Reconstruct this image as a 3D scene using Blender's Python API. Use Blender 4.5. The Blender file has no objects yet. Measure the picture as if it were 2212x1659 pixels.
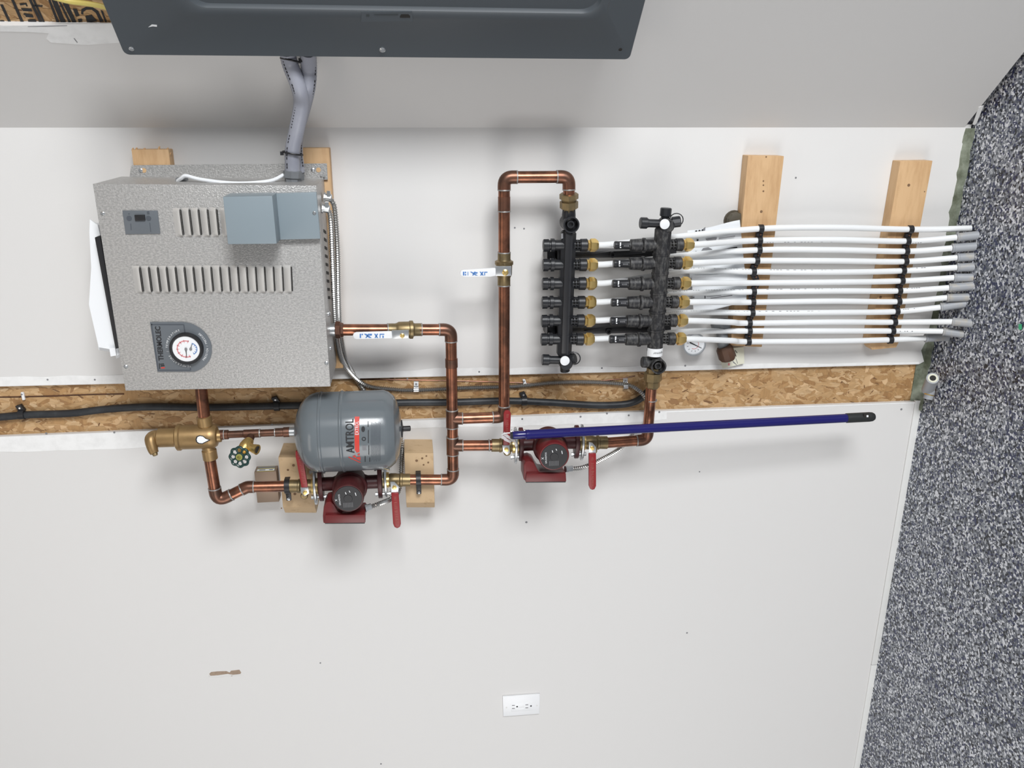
import bpy, bmesh, math, random
from mathutils import Vector, Matrix
random.seed(7)
scene = bpy.context.scene
COL = scene.collection

# ------------------------------------------------------------------ camera
# World: X along the back wall (to the right when standing upright), Y into the wall
# (painted face of the back wall = Y 0), Z up, floor = Z 0.  The photo is a phone picture
# stored lying on its side, so the camera is rolled by 90 degrees.
FOC, CX, CY = 1805.0, 1106.0, 829.5
R = Matrix(((0.00321943, -0.11796809, -0.99301217),
            (-0.94722071, -0.31868898, 0.03478872),
            (-0.320566, 0.94048969, -0.11276782)))
CAM = Vector((0.0, -2.15, 1.47))
cam = bpy.data.cameras.new('camera')
cam.sensor_fit = 'HORIZONTAL'; cam.sensor_width = 36.0
cam.lens = 36.0 * FOC / 2212.0
cam.clip_start = 0.05; cam.clip_end = 60
camo = bpy.data.objects.new('camera', cam); COL.objects.link(camo)
mw = Matrix((R[0], -R[1], -R[2])).transposed().to_4x4(); mw.translation = CAM
camo.matrix_world = mw
scene.camera = camo

# ------------------------------------------------------------------ light
scene.view_settings.view_transform = 'Standard'
scene.view_settings.look = 'None'
scene.view_settings.gamma = 1.0
scene.view_settings.use_curve_mapping = False
scene.view_settings.exposure = 0.0
world = bpy.data.worlds.new('world'); scene.world = world
world.use_nodes = True
bg = world.node_tree.nodes['Background']
bg.inputs[0].default_value = (0.93, 0.96, 1.0, 1); bg.inputs[1].default_value = 0.25

def area(name, loc, target, sx, sy, power, col):
    l = bpy.data.lights.new(name, 'AREA'); l.shape = 'RECTANGLE'; l.size = sx; l.size_y = sy
    l.energy = power; l.color = col
    o = bpy.data.objects.new(name, l); COL.objects.link(o)
    o.location = loc
    o.rotation_euler = (Vector(target) - Vector(loc)).to_track_quat('-Z', 'Y').to_euler()
    return o
# open garage door to the right behind the photographer, a window far to the left, one warm ceiling tube
area('garage_door_daylight', (2.60, -3.55, 1.0), (-0.9, -2.6, 1.1), 1.5, 1.5, 228, (0.97, 0.985, 1.0))
area('window_daylight', (-3.6, -3.6, 1.3), (-1.0, 0, 1.2), 2.6, 1.8, 66, (1.0, 0.98, 0.96))
area('ceiling_tube_light', (-1.2, -1.6, 3.2), (-1.0, 0, 1.0), 1.6, 0.5, 5, (1.0, 0.90, 0.80))

# ------------------------------------------------------------------ picture-to-place helpers
def ray(u, v): return R.transposed() @ Vector((u - CX, v - CY, FOC))
def P(u, v, d=0.0):                      # point standing d metres in front of the back wall
    r = ray(u, v); return CAM + r * ((-d - CAM.y) / r.y)
def F(u, v):                             # point on the floor
    r = ray(u, v); return CAM + r * (-CAM.z / r.z)
def PZ(u, v, z):
    r = ray(u, v); return CAM + r * ((z - CAM.z) / r.z)
def PXp(u, v, x):
    r = ray(u, v); return CAM + r * ((x - CAM.x) / r.x)
XC = P(1050, 275.5, 0).x                 # corner between back wall and diagonal wall
ND = Vector((-1, -1, 0)).normalized()    # normal of the diagonal wall
DD = Vector((1, -1, 0)).normalized()     # along the diagonal wall, away from the corner
OD = Vector((XC, 0, 0))
def S(u, v, e=0.0):                      # point e metres in front of the diagonal wall
    r = ray(u, v); return CAM + r * (ND.dot(OD + ND * e - CAM) / ND.dot(r))
def SD(s, z, e=0.0): return OD + DD * s + ND * e + Vector((0, 0, z))
def mpp(p): return Vector(R[2]).dot(p - CAM) / FOC
OUT = Vector((0, -1, 0))

# ------------------------------------------------------------------ materials
MATS = {}
def mat(name, col, rough=0.5, metal=0.0, noise=None, bump=None, spec=None, trans=0):
    """noise=(scale, second colour, low, high[, stretch]); bump=(scale, strength, dist)"""
    if name in MATS: return MATS[name]
    m = bpy.data.materials.new(name); m.use_nodes = True
    nt = m.node_tree; b = nt.nodes['Principled BSDF']
    b.inputs['Base Color'].default_value = (*col, 1); b.inputs['Roughness'].default_value = rough
    b.inputs['Metallic'].default_value = metal
    if spec is not None: b.inputs['Specular IOR Level'].default_value = spec
    if trans: b.inputs['Transmission Weight'].default_value = trans
    geo = nt.nodes.new('ShaderNodeNewGeometry')
    if noise:
        n = nt.nodes.new('ShaderNodeTexNoise'); n.inputs['Scale'].default_value = noise[0]
        n.inputs['Detail'].default_value = 5; n.inputs['Roughness'].default_value = 0.6
        mp = nt.nodes.new('ShaderNodeMapping')
        mp.inputs['Scale'].default_value = noise[4] if len(noise) > 4 else (1, 1, 1)
        nt.links.new(geo.outputs['Position'], mp.inputs['Vector'])
        nt.links.new(mp.outputs['Vector'], n.inputs['Vector'])
        rp = nt.nodes.new('ShaderNodeValToRGB')
        rp.color_ramp.elements[0].position = noise[2]; rp.color_ramp.elements[0].color = (*col, 1)
        rp.color_ramp.elements[1].position = noise[3]; rp.color_ramp.elements[1].color = (*noise[1], 1)
        nt.links.new(n.outputs['Fac'], rp.inputs['Fac'])
        nt.links.new(rp.outputs['Color'], b.inputs['Base Color'])
    if bump:
        n2 = nt.nodes.new('ShaderNodeTexNoise'); n2.inputs['Scale'].default_value = bump[0]
        n2.inputs['Detail'].default_value = 3
        nt.links.new(geo.outputs['Position'], n2.inputs['Vector'])
        bp = nt.nodes.new('ShaderNodeBump'); bp.inputs['Strength'].default_value = bump[1]
        bp.inputs['Distance'].default_value = bump[2]
        nt.links.new(n2.outputs['Fac'], bp.inputs['Height'])
        nt.links.new(bp.outputs['Normal'], b.inputs['Normal'])
    MATS[name] = m
    return m

def ramp(nt, src, stops, const=True):
    rp = nt.nodes.new('ShaderNodeValToRGB'); cr = rp.color_ramp
    if const: cr.interpolation = 'CONSTANT'
    while len(cr.elements) < len(stops): cr.elements.new(0.5)
    for e, (p, c) in zip(cr.elements, stops): e.position = p; e.color = (*c, 1)
    nt.links.new(src, rp.inputs['Fac']); return rp

def floor_material():
    m = bpy.data.materials.new('flake_epoxy'); m.use_nodes = True; nt = m.node_tree
    b = nt.nodes['Principled BSDF']; geo = nt.nodes.new('ShaderNodeNewGeometry')
    vo = nt.nodes.new('ShaderNodeTexVoronoi'); vo.inputs['Scale'].default_value = 190
    vo.inputs['Randomness'].default_value = 1.0
    nt.links.new(geo.outputs['Position'], vo.inputs['Vector'])
    sep = nt.nodes.new('ShaderNodeSeparateColor'); nt.links.new(vo.outputs['Color'], sep.inputs[0])
    rp = ramp(nt, sep.outputs[0], [(0, (0.015, 0.016, 0.022)), (0.15, (0.035, 0.042, 0.10)), (0.30, (0.10, 0.11, 0.135)),
                                   (0.48, (0.22, 0.235, 0.265)), (0.68, (0.40, 0.415, 0.45)), (0.84, (0.74, 0.75, 0.79))])
    nt.links.new(rp.outputs['Color'], b.inputs['Base Color'])
    b.inputs['Roughness'].default_value = 0.33
    bp = nt.nodes.new('ShaderNodeBump'); bp.inputs['Strength'].default_value = 0.25; bp.inputs['Distance'].default_value = 0.002
    nt.links.new(sep.outputs[1], bp.inputs['Height']); nt.links.new(bp.outputs['Normal'], b.inputs['Normal'])
    return m

def osb_material(name, axis):
    m = bpy.data.materials.new(name); m.use_nodes = True; nt = m.node_tree
    b = nt.nodes['Principled BSDF']; geo = nt.nodes.new('ShaderNodeNewGeometry')
    def layer(scale, rot, off):
        mp = nt.nodes.new('ShaderNodeMapping'); mp.inputs['Scale'].default_value = scale
        mp.inputs['Rotation'].default_value = rot; mp.inputs['Location'].default_value = off
        nz = nt.nodes.new('ShaderNodeTexNoise'); nz.inputs['Scale'].default_value = 9
        nt.links.new(geo.outputs['Position'], nz.inputs['Vector'])
        mx = nt.nodes.new('ShaderNodeVectorMath'); mx.operation = 'MULTIPLY_ADD'
        mx.inputs[1].default_value = (0.06, 0.06, 0.06)
        nt.links.new(nz.outputs['Color'], mx.inputs[0]); nt.links.new(geo.outputs['Position'], mx.inputs[2])
        nt.links.new(mx.outputs[0], mp.inputs['Vector'])
        vo = nt.nodes.new('ShaderNodeTexVoronoi'); vo.inputs['Scale'].default_value = 1
        nt.links.new(mp.outputs['Vector'], vo.inputs['Vector'])
        sep = nt.nodes.new('ShaderNodeSeparateColor'); nt.links.new(vo.outputs['Color'], sep.inputs[0])
        return sep
    a = layer((22, 22, 60), (0.0, 0.45, 0.0), (0, 0, 0)); c = layer((48, 48, 17), (0, -0.35, 0), (3, 1, 2))
    st = [(0, (0.26, 0.135, 0.055)), (0.12, (0.42, 0.245, 0.11)), (0.45, (0.53, 0.335, 0.165)), (0.8, (0.64, 0.43, 0.235))]
    ra = ramp(nt, a.outputs[0], st, False); rc = ramp(nt, c.outputs[0], st, False)
    gt = nt.nodes.new('ShaderNodeMath'); gt.operation = 'GREATER_THAN'; gt.inputs[1].default_value = 0.5
    nt.links.new(a.outputs[1], gt.inputs[0])
    mix = nt.nodes.new('ShaderNodeMix'); mix.data_type = 'RGBA'
    nt.links.new(gt.outputs[0], mix.inputs[0]); nt.links.new(ra.outputs[0], mix.inputs[6]); nt.links.new(rc.outputs[0], mix.inputs[7])
    nt.links.new(mix.outputs[2], b.inputs['Base Color']); b.inputs['Roughness'].default_value = 0.7
    bp = nt.nodes.new('ShaderNodeBump'); bp.inputs['Strength'].default_value = 0.5; bp.inputs['Distance'].default_value = 0.002
    nt.links.new(a.outputs[2], bp.inputs['Height']); nt.links.new(bp.outputs['Normal'], b.inputs['Normal'])
    return m

PAINT = mat('wall_paint', (0.70, 0.69, 0.675), 0.62, bump=(320, 0.08, 0.001))
PRIMER = mat('joint_compound', (0.84, 0.84, 0.83), 0.8, noise=(30, (0.76, 0.76, 0.75), 0.45, 0.7))
PAPERE = mat('gypsum_edge', (0.62, 0.61, 0.58), 0.9)
OSB = osb_material('osb_board', 0)
FLOORM = floor_material()
CURB = mat('concrete_curb', (0.10, 0.115, 0.075), 0.7, noise=(22, (0.30, 0.33, 0.26), 0.38, 0.7), bump=(120, 0.4, 0.004))
BASEW = mat('white_base_strip', (0.72, 0.72, 0.70), 0.55)
GALV = mat('textured_galvanised_steel', (0.36, 0.355, 0.345), 0.40, 0.35, noise=(300, (0.50, 0.49, 0.475), 0.40, 0.62, (1, 1, 0.6)), bump=(300, 0.6, 0.002))
GALVLIT = mat('lit_louvre_steel', (0.56, 0.545, 0.52), 0.45, 0.2, bump=(330, 0.4, 0.001))  # cabinet steel in a lighter colour: light caught by the tilted louvres, painted in
SLOT = mat('dark_opening', (0.02, 0.018, 0.016), 0.8)
RELAY = mat('blue_grey_plastic', (0.235, 0.285, 0.315), 0.42)
BADGE = mat('badge_grey', (0.125, 0.14, 0.155), 0.4)
BADGED = mat('badge_dark_grey', (0.075, 0.085, 0.10), 0.4)
PANELG = mat('panel_grey_enamel', (0.075, 0.088, 0.10), 0.42)
PANELD = mat('panel_door_enamel', (0.045, 0.053, 0.058), 0.38)
BLACK = mat('black_plastic', (0.014, 0.014, 0.016), 0.42)
BLACKM = mat('manifold_black', (0.017, 0.018, 0.021), 0.40)
DUSTY = mat('dusty_manifold_black', (0.016, 0.016, 0.018), 0.5, noise=(70, (0.13, 0.127, 0.12), 0.46, 0.80, (1, 1, 2.2)))
WHITE = mat('white_plastic', (0.82, 0.83, 0.84), 0.35)
PAPER = mat('white_paper', (0.84, 0.86, 0.88), 0.8)
YPAPER = mat('cream_tag_paper', (0.72, 0.71, 0.58), 0.8)
INK = mat('ink_black', (0.02, 0.02, 0.022), 0.7)
INKG = mat('ink_grey', (0.22, 0.22, 0.23), 0.7)
WINK = mat('ink_white', (0.80, 0.81, 0.82), 0.6)
RINK = mat('ink_red', (0.60, 0.045, 0.03), 0.5)
PINKR = mat('dial_red', (0.70, 0.25, 0.26), 0.6)
BINK = mat('ink_blue', (0.08, 0.22, 0.52), 0.5)
COPPER = mat('copper_tube', (0.42, 0.17, 0.098), 0.31, 0.88, noise=(22, (0.17, 0.083, 0.055), 0.36, 0.62))
COPPERF = mat('copper_fitting', (0.215, 0.098, 0.063), 0.38, 0.78, noise=(30, (0.125, 0.072, 0.052), 0.38, 0.64))
SOLDER = mat('solder', (0.36, 0.35, 0.335), 0.42, 0.6)
BRASSD = mat('dull_brass', (0.285, 0.21, 0.105), 0.42, 0.75, noise=(40, (0.20, 0.155, 0.085), 0.4, 0.65))
BRASSS = mat('separator_brass', (0.36, 0.235, 0.105), 0.42, 0.65, noise=(18, (0.28, 0.18, 0.08), 0.4, 0.7))
BRASSB = mat('bright_brass', (0.86, 0.62, 0.235), 0.30, 0.9)
CHROME = mat('zinc_steel', (0.62, 0.64, 0.65), 0.28, 0.9)
ARMOR = mat('armoured_cable_steel', (0.46, 0.455, 0.44), 0.26, 0.9)
RUBBER = mat('black_hose', (0.016, 0.018, 0.021), 0.5, noise=(14, (0.04, 0.045, 0.05), 0.45, 0.7))
PUMPR = mat('pump_red', (0.060, 0.011, 0.012), 0.42, noise=(16, (0.105, 0.024, 0.024), 0.5, 0.75))
PUMPB = mat('pump_bright_red', (0.135, 0.015, 0.016), 0.38)
LEVERR = mat('lever_red_vinyl', (0.25, 0.014, 0.016), 0.40)
LEVERL = mat('lever_worn_lettering', (0.30, 0.065, 0.05), 0.5)
TANKG = mat('tank_grey_gloss', (0.145, 0.165, 0.178), 0.17)
POLEB = mat('pole_blue_gloss', (0.014, 0.013, 0.125), 0.18)
GRIP = mat('pole_grip_black', (0.02, 0.022, 0.022), 0.5)
PINE = mat('pine_lumber', (0.62, 0.405, 0.215), 0.6, noise=(7, (0.50, 0.30, 0.145), 0.42, 0.72, (1.5, 6, 9)))
PINEL = mat('pale_spruce_lumber', (0.56, 0.40, 0.235), 0.65, noise=(34, (0.36, 0.225, 0.11), 0.55, 0.80, (1, 1.6, 1)))
KNOT = mat('wood_knot', (0.20, 0.115, 0.058), 0.7)
CARTON = mat('brown_box', (0.27, 0.195, 0.14), 0.6)
PEX = mat('white_pex', (0.80, 0.815, 0.82), 0.33)
SLEEVE = mat('grey_pvc_sleeve', (0.33, 0.345, 0.37), 0.5, noise=(35, (0.42, 0.38, 0.31), 0.5, 0.75))
PVC = mat('grey_conduit_pvc', (0.30, 0.31, 0.36), 0.4, noise=(10, (0.36, 0.37, 0.42), 0.4, 0.7))
PVCD = mat('grey_connector', (0.17, 0.18, 0.19), 0.45)
GREENW = mat('green_enamel', (0.008, 0.038, 0.033), 0.35)
YELLOWP = mat('yellow_label', (0.42, 0.36, 0.05), 0.5)
OLIVEY = mat('olive_yellow_disc', (0.30, 0.29, 0.07), 0.5)
YELLOWC = mat('yellow_cable', (0.66, 0.54, 0.14), 0.45)
RUST = mat('rusty_cap', (0.085, 0.04, 0.022), 0.6)
TORN = mat('torn_paper', (0.36, 0.27, 0.20), 0.9, noise=(120, (0.27, 0.20, 0.15), 0.4, 0.7))
GREENT = mat('green_tape', (0.06, 0.48, 0.22), 0.5)
TAPE = mat('thread_tape', (0.50, 0.56, 0.56), 0.6)
CLEAR = mat('clear_plastic_tie', (0.78, 0.76, 0.78), 0.2, trans=0.5)
OLIVE = mat('olive_cap', (0.085, 0.072, 0.05), 0.55)

# ------------------------------------------------------------------ mesh helpers
class M:
    def __init__(s): s.v = []; s.f = []
    def add(s, vs, fs):
        b = len(s.v); s.v += [Vector(v) for v in vs]; s.f += [[b + i for i in f] for f in fs]; return s
    def loft(s, rings, cap=True):
        n = len(rings[0]); b = len(s.v)
        for r in rings: s.v += [Vector(p) for p in r]
        for k in range(len(rings) - 1):
            for i in range(n):
                j = (i + 1) % n
                s.f.append([b + k * n + i, b + k * n + j, b + (k + 1) * n + j, b + (k + 1) * n + i])
        if cap:
            s.f.append([b + i for i in range(n)][::-1])
            s.f.append([b + (len(rings) - 1) * n + i for i in range(n)])
        return s
    def tube(s, pts, r, n=12, cap=True):
        m = len(pts); rad = r if isinstance(r, (list, tuple)) else [r] * m
        t = []
        for i in range(m):
            a = pts[max(i - 1, 0)]; b = pts[min(i + 1, m - 1)]
            t.append((b - a).normalized())
        ref = Vector((0, 1, 0)) if abs(t[0].y) < 0.9 else Vector((1, 0, 0))
        nrm = (ref - t[0] * ref.dot(t[0])).normalized(); rings = []
        for i in range(m):
            nrm = (nrm - t[i] * nrm.dot(t[i])).normalized(); bi = t[i].cross(nrm)
            rings.append([pts[i] + (nrm * math.cos(2 * math.pi * k / n) + bi * math.sin(2 * math.pi * k / n)) * rad[i] for k in range(n)])
        return s.loft(rings, cap)
    def lathe(s, o, ax, prof, n=24, ph=0.0):
        ax = ax.normalized(); ref = Vector((0, 1, 0)) if abs(ax.y) < 0.9 else Vector((1, 0, 0))
        x = (ref - ax * ref.dot(ax)).normalized(); y = ax.cross(x)
        return s.loft([[o + ax * t + (x * math.cos(2 * math.pi * k / n + ph) + y * math.sin(2 * math.pi * k / n + ph)) * max(r, 1e-5) for k in range(n)] for t, r in prof])
    def box(s, c, hx, hy, hz):
        vs = [c + hx * a + hy * b + hz * d for d in (-1, 1) for b in (-1, 1) for a in (-1, 1)]
        return s.add(vs, [[0, 2, 3, 1], [4, 5, 7, 6], [0, 1, 5, 4], [2, 6, 7, 3], [0, 4, 6, 2], [1, 3, 7, 5]])
    def wbox(s, x0, x1, y0, y1, z0, z1):
        return s.box(Vector(((x0 + x1) / 2, (y0 + y1) / 2, (z0 + z1) / 2)), Vector(((x1 - x0) / 2, 0, 0)), Vector((0, (y1 - y0) / 2, 0)), Vector((0, 0, (z1 - z0) / 2)))
    def prism(s, poly, vec):
        n = len(poly); vec = Vector(vec)
        return s.add([Vector(p) for p in poly] + [Vector(p) + vec for p in poly],
                     [list(range(n)), list(range(2 * n - 1, n - 1, -1))] + [[i, i + n, (i + 1) % n + n, (i + 1) % n] for i in range(n)])
    def px(s, poly, d, th):                          # outline at depth d, thickness th towards the wall
        return s.prism([P(u, v, d) for u, v in poly], (0, th, 0))
    def build(s, name, m, parent=None, bevel=0, smooth=32):
        me = bpy.data.meshes.new(name)
        root = parent
        while root is not None and root.parent is not None: root = root.parent
        if root is not None: off = Vector(root['base'])
        else:
            lo = Vector((min(v.x for v in s.v), min(v.y for v in s.v), min(v.z for v in s.v)))
            hi = Vector((max(v.x for v in s.v), max(v.y for v in s.v), max(v.z for v in s.v)))
            off = Vector(((lo.x + hi.x) / 2, (lo.y + hi.y) / 2, lo.z))
        me.from_pydata([v - off for v in s.v], [], s.f); me.update()
        bm = bmesh.new(); bm.from_mesh(me)
        bmesh.ops.recalc_face_normals(bm, faces=bm.faces)
        if bevel:
            ed = [e for e in bm.edges if len(e.link_faces) == 2 and e.calc_face_angle(0) > 0.5]
            bmesh.ops.bevel(bm, geom=ed, offset=bevel, segments=2, profile=0.6, affect='EDGES', clamp_overlap=True)
        bm.to_mesh(me); bm.free()
        me.shade_smooth(); me.set_sharp_from_angle(angle=math.radians(smooth))
        me.materials.append(m)
        o = bpy.data.objects.new(name, me); COL.objects.link(o)
        if parent is not None: o.parent = parent
        else: o.location = off; o['base'] = tuple(off)
        return o

def thing(name, label, cat, base, group=None):
    o = bpy.data.objects.new(name, None); COL.objects.link(o); o.empty_display_size = 0.03
    o.location = base; o['base'] = tuple(base); o['label'] = label; o['category'] = cat
    if group: o['group'] = group
    return o
def tag(o, label, cat, group=None, kind=None):
    o['label'] = label; o['category'] = cat
    if group: o['group'] = group
    if kind: o['kind'] = kind
    return o
def struct(o, label=None):
    o['kind'] = 'structure'
    if label: o['label'] = label
    return o

def catmull(pts, n=8):
    out = []; q = [pts[0] * 2 - pts[1]] + list(pts) + [pts[-1] * 2 - pts[-2]]
    for i in range(1, len(q) - 2):
        a, b, c, d = q[i - 1], q[i], q[i + 1], q[i + 2]
        for k in range(n):
            t = k / n
            out.append(0.5 * (2 * b + (c - a) * t + (2 * a - 5 * b + 4 * c - d) * t * t + (3 * b - a - 3 * c + d) * t ** 3))
    out.append(pts[-1]); return out
def pxlathe(A, B, prof, n=24, ph=0.0, m=None):
    """A, B = (u, v, d) ends of the axis; prof = [(pixels from A, radius in pixels)]"""
    a, b = P(*A), P(*B); L = math.hypot(B[0] - A[0], B[1] - A[1]); k = (b - a).length / L; q = mpp((a + b) / 2)
    return (m or M()).lathe(a, b - a, [(s * k, r * q) for s, r in prof], n, ph)
def ylathe(u, v, d, prof, n=28, m=None, ph=0.0):      # axis towards the room; prof = [(metres out, radius px)]
    c = P(u, v, d); q = mpp(c)
    return (m or M()).lathe(c, OUT, [(t, r * q) for t, r in prof], n, ph)
def disc(u, v, d, r, th, n=24): return ylathe(u, v, d, [(0, r), (th, r)], n)
def xhead(u, v, d, r, parent, name='screw', m=None):  # round screw head on something facing the room
    return ylathe(u, v, d, [(0, r), (0.0012, r), (0.0024, r * 0.6)], 12).build(name, m or CHROME, parent)

def text(parent, body, a, b, m, name='lettering', nrm=OUT, th=0.0004, ysc=1.0, wrap=None, scale=None, bold=0.0):
    """lettering from world point a to b (base line), facing nrm"""
    cu = bpy.data.curves.new('t', 'FONT'); cu.body = body; cu.size = 1.0; cu.resolution_u = 3; cu.offset = bold
    tmp = bpy.data.objects.new('t', cu); COL.objects.link(tmp)
    dg = bpy.context.evaluated_depsgraph_get(); me = bpy.data.meshes.new_from_object(tmp.evaluated_get(dg))
    xs = [v.co.x for v in me.vertices]; x0, x1 = min(xs), max(xs)
    L = (b - a).length; k = scale or L / (x1 - x0); dx = (b - a).normalized(); up = nrm.cross(dx).normalized()
    mm = M(); vs = []
    for v in me.vertices:
        p = a + dx * ((v.co.x - x0) * k) + up * (v.co.y * k * ysc) + nrm * th
        vs.append(wrap(p) if wrap else p)
    mm.add(vs, [list(p.vertices) for p in me.polygons])
    bpy.data.objects.remove(tmp); bpy.data.curves.remove(cu); bpy.data.meshes.remove(me)
    return mm.build(name, m, parent)

def ringsector(c, r0, r1, a0, a1, x, y, nrm, n=24):
    mm = M(); vs = []
    for i in range(n + 1):
        a = a0 + (a1 - a0) * i / n; d = x * math.cos(a) + y * math.sin(a)
        vs += [c + d * r0 + nrm * 0.0003, c + d * r1 + nrm * 0.0003]
    return mm.add(vs, [[2 * i, 2 * i + 1, 2 * i + 3, 2 * i + 2] for i in range(n)])

# ------------------------------------------------------------------ THE SETTING
TOPZ = 2.9
fx = [(-4.5, 0), (-0.7, 0), (-0.45, -0.004), (-0.15, -0.012), (0.1, -0.012), (0.5, -0.003), (3.0, 0)]
struct(M().add([(x, y, z * (1 if y > -0.5 else 0)) for y in (0.03, -0.02, -0.6, -6) for x, z in fx], [[j * 7 + i, j * 7 + i + 1, j * 7 + i + 8, j * 7 + i + 7] for j in range(3) for i in range(6)]).build('floor', FLOORM),
       'epoxy floor densely covered in black, white, grey and navy flakes')
wallb = struct(M().wbox(-3.4, XC + 0.02, 0.0127, 0.03, 0.0, TOPZ).build('wall_back', OSB), 'back wall of boarding faced with drywall sheets')
def edge(*pts): return [P(u, v, 0) for u, v in pts]
jit = lambda a: random.uniform(-a, a)
# right-hand sheet
up_low = edge((2099, 269), (2093, 300), (2087, 321), (2079, 329), (2068, 400), (2056, 446), (2050, 500), (2043, 548), (2035, 590), (2027, 624), (2017, 665), (2011, 692), (2001, 736), (1990, 757), (1996, 781))
up_edge = edge((1985, 787), (1500, 800), (1000, 812), (600, 822), (300, 828), (0, 835))
a0, a1 = up_edge[-2], up_edge[-1]; kk = (TOPZ - a1.z) / (a1.z - a0.z)
poly = up_low + up_edge + [Vector((a1.x + (a1.x - a0.x) * kk, 0, TOPZ)), Vector((XC, 0, TOPZ))]
shA = M().prism(poly, (0, 0.0127, 0)).build('drywall_sheet', PAINT, wallb)
lo_edge = edge((0, 943), (300, 931), (600, 919), (1000, 904), (1500, 885), (1976, 868))
b0, b1 = lo_edge[1], lo_edge[0]; kk = (TOPZ - b1.z) / (b1.z - b0.z)
e1, e2 = P(1976, 868, 0), P(1844, 1659, 0); e3 = e1 + (e2 - e1) * ((-3.4 - e1.x) / (e2.x - e1.x))
poly = [Vector((-3.4, 0, TOPZ)), Vector((b1.x + (b1.x - b0.x) * kk, 0, TOPZ))] + lo_edge + [e2, e3]
shB = M().prism(poly, (0, 0.0127, 0)).build('drywall_sheet', PAINT, wallb)
def band(pts_in, pts_out, parent, name='joint_compound', m=PRIMER):
    mm = M(); a = edge(*pts_in); b = edge(*pts_out)
    return mm.prism([p + OUT * 0.0006 for p in a + b[::-1]], (0, 0.0004, 0)).build(name, m, parent)
def wob(u0, u1, f, n, amp):
    return [(u0 + (u1 - u0) * i / n, f(u0 + (u1 - u0) * i / n) + jit(amp)) for i in range(n + 1)]
band([(0, 834), (300, 827), (600, 821), (1000, 811), (1500, 799), (1985, 786)], wob(0, 1985, lambda u: 815 - (0.017 if u < 1000 else 0.0145) * u - (4 if u > 900 else 0), 40, 2.2), shA)
band([(0, 944), (300, 932), (600, 920), (1000, 905), (1440, 888)], wob(0, 1440, lambda u: 976 - 0.052 * u + (6 * math.sin(u / 170)), 34, 1.6) , shB)
band([(1440, 888), (1700, 878.5), (1976, 869)], [(1440, 891), (1700, 881), (1976, 871)], shB, 'paper_edge')
for (u, v) in ((103, 820), (205, 820), (700, 826), (880, 818), (1035, 803), (1300, 795), (1480, 790)):
    ylathe(u, v, 0, [(0, 2.2), (0.0011, 2.0), (0.0013, 0.8)], 8).build('drywall_screw', INKG, shA)
for (u, v) in ((100, 936), (247, 934), (690, 916), (1128, 905), (1254, 900), (1311, 893), (1358, 897), (1424, 890), (1947, 884), (588, 917)):
    ylathe(u, v, 0, [(0, 2.4), (0.0011, 2.2), (0.0013, 0.8)], 8).build('drywall_screw', INKG, shB)
# scuffs and marks with a shape of their own
for (u, v, r) in ((1137, 1128, 2.6), (1511, 1019, 1.6), (1484, 1367, 2.0), (692, 1432, 1.8), (1719, 384, 2.2), (1112, 492, 2), (1132, 494, 2), (823, 1650, 2)):
    disc(u, v, -0.0001, r, 0.0005, 9).build('wall_scuff', INKG, shB if v > 900 else shA)
M().px([(452, 1456), (456, 1452), (470, 1450.5), (489, 1450), (496, 1453), (499, 1449), (517, 1447), (521, 1453), (518, 1457), (503, 1459), (501, 1461), (492, 1457), (470, 1460), (456, 1461)], 0.0006, 0.0008).build('torn_paper_patch', TORN, shB)
M().px([(450, 1461), (470, 1463), (492, 1460), (519, 1458.5), (521, 1456), (503, 1458), (492, 1456), (470, 1459), (455, 1460)], 0.0014, 0.001).build('torn_paper_flap', PAINT, shB)

# curb under the sheets
mm = M(); prof = [(0.03, -0.014), (-0.010, -0.014), (-0.008, 0.004), (0.003, 0.012), (0.009, 0.03), (0.03, 0.03)]
x0, x1 = XC - 0.002, P(1990, 885, 0).x
rings = []
for i in range(41):
    x = x0 + (x1 - x0) * i / 40
    rings.append([Vector((x, y + (jit(0.004) if 0 < k < 4 else 0), z + (jit(0.003) if 1 < k < 4 else 0))) for k, (y, z) in enumerate(prof)])
struct(mm.loft(rings).build('trim_1', CURB), 'greenish concrete curb under the drywall')
xj = P(1880, 1436, 0).x
trim2 = struct(M().wbox(-3.4, x1 + 0.002, 0.006, 0.03, 0, 0.045).build('trim_2', PAPERE), 'white base strip along the floor')
def strip(xa, xb):
    za = [P(1975 + (868 - v) * 0.1669, v, 0) for v in (868, 1659)]
    z = lambda x: za[0].z + (za[1].z - za[0].z) * (x - za[0].x) / (za[1].x - za[0].x) - 0.0022
    return M().prism([Vector((xa, -0.003, 0)), Vector((xb, -0.003, 0)), Vector((xb, -0.003, z(xb))), Vector((xa, -0.003, z(xa)))], (0, 0.01, 0)).build('base_strip', BASEW, trim2, bevel=0.0015)
strip(x1 + 0.03, xj + 0.001); strip(xj - 0.001, -3.4)

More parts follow.
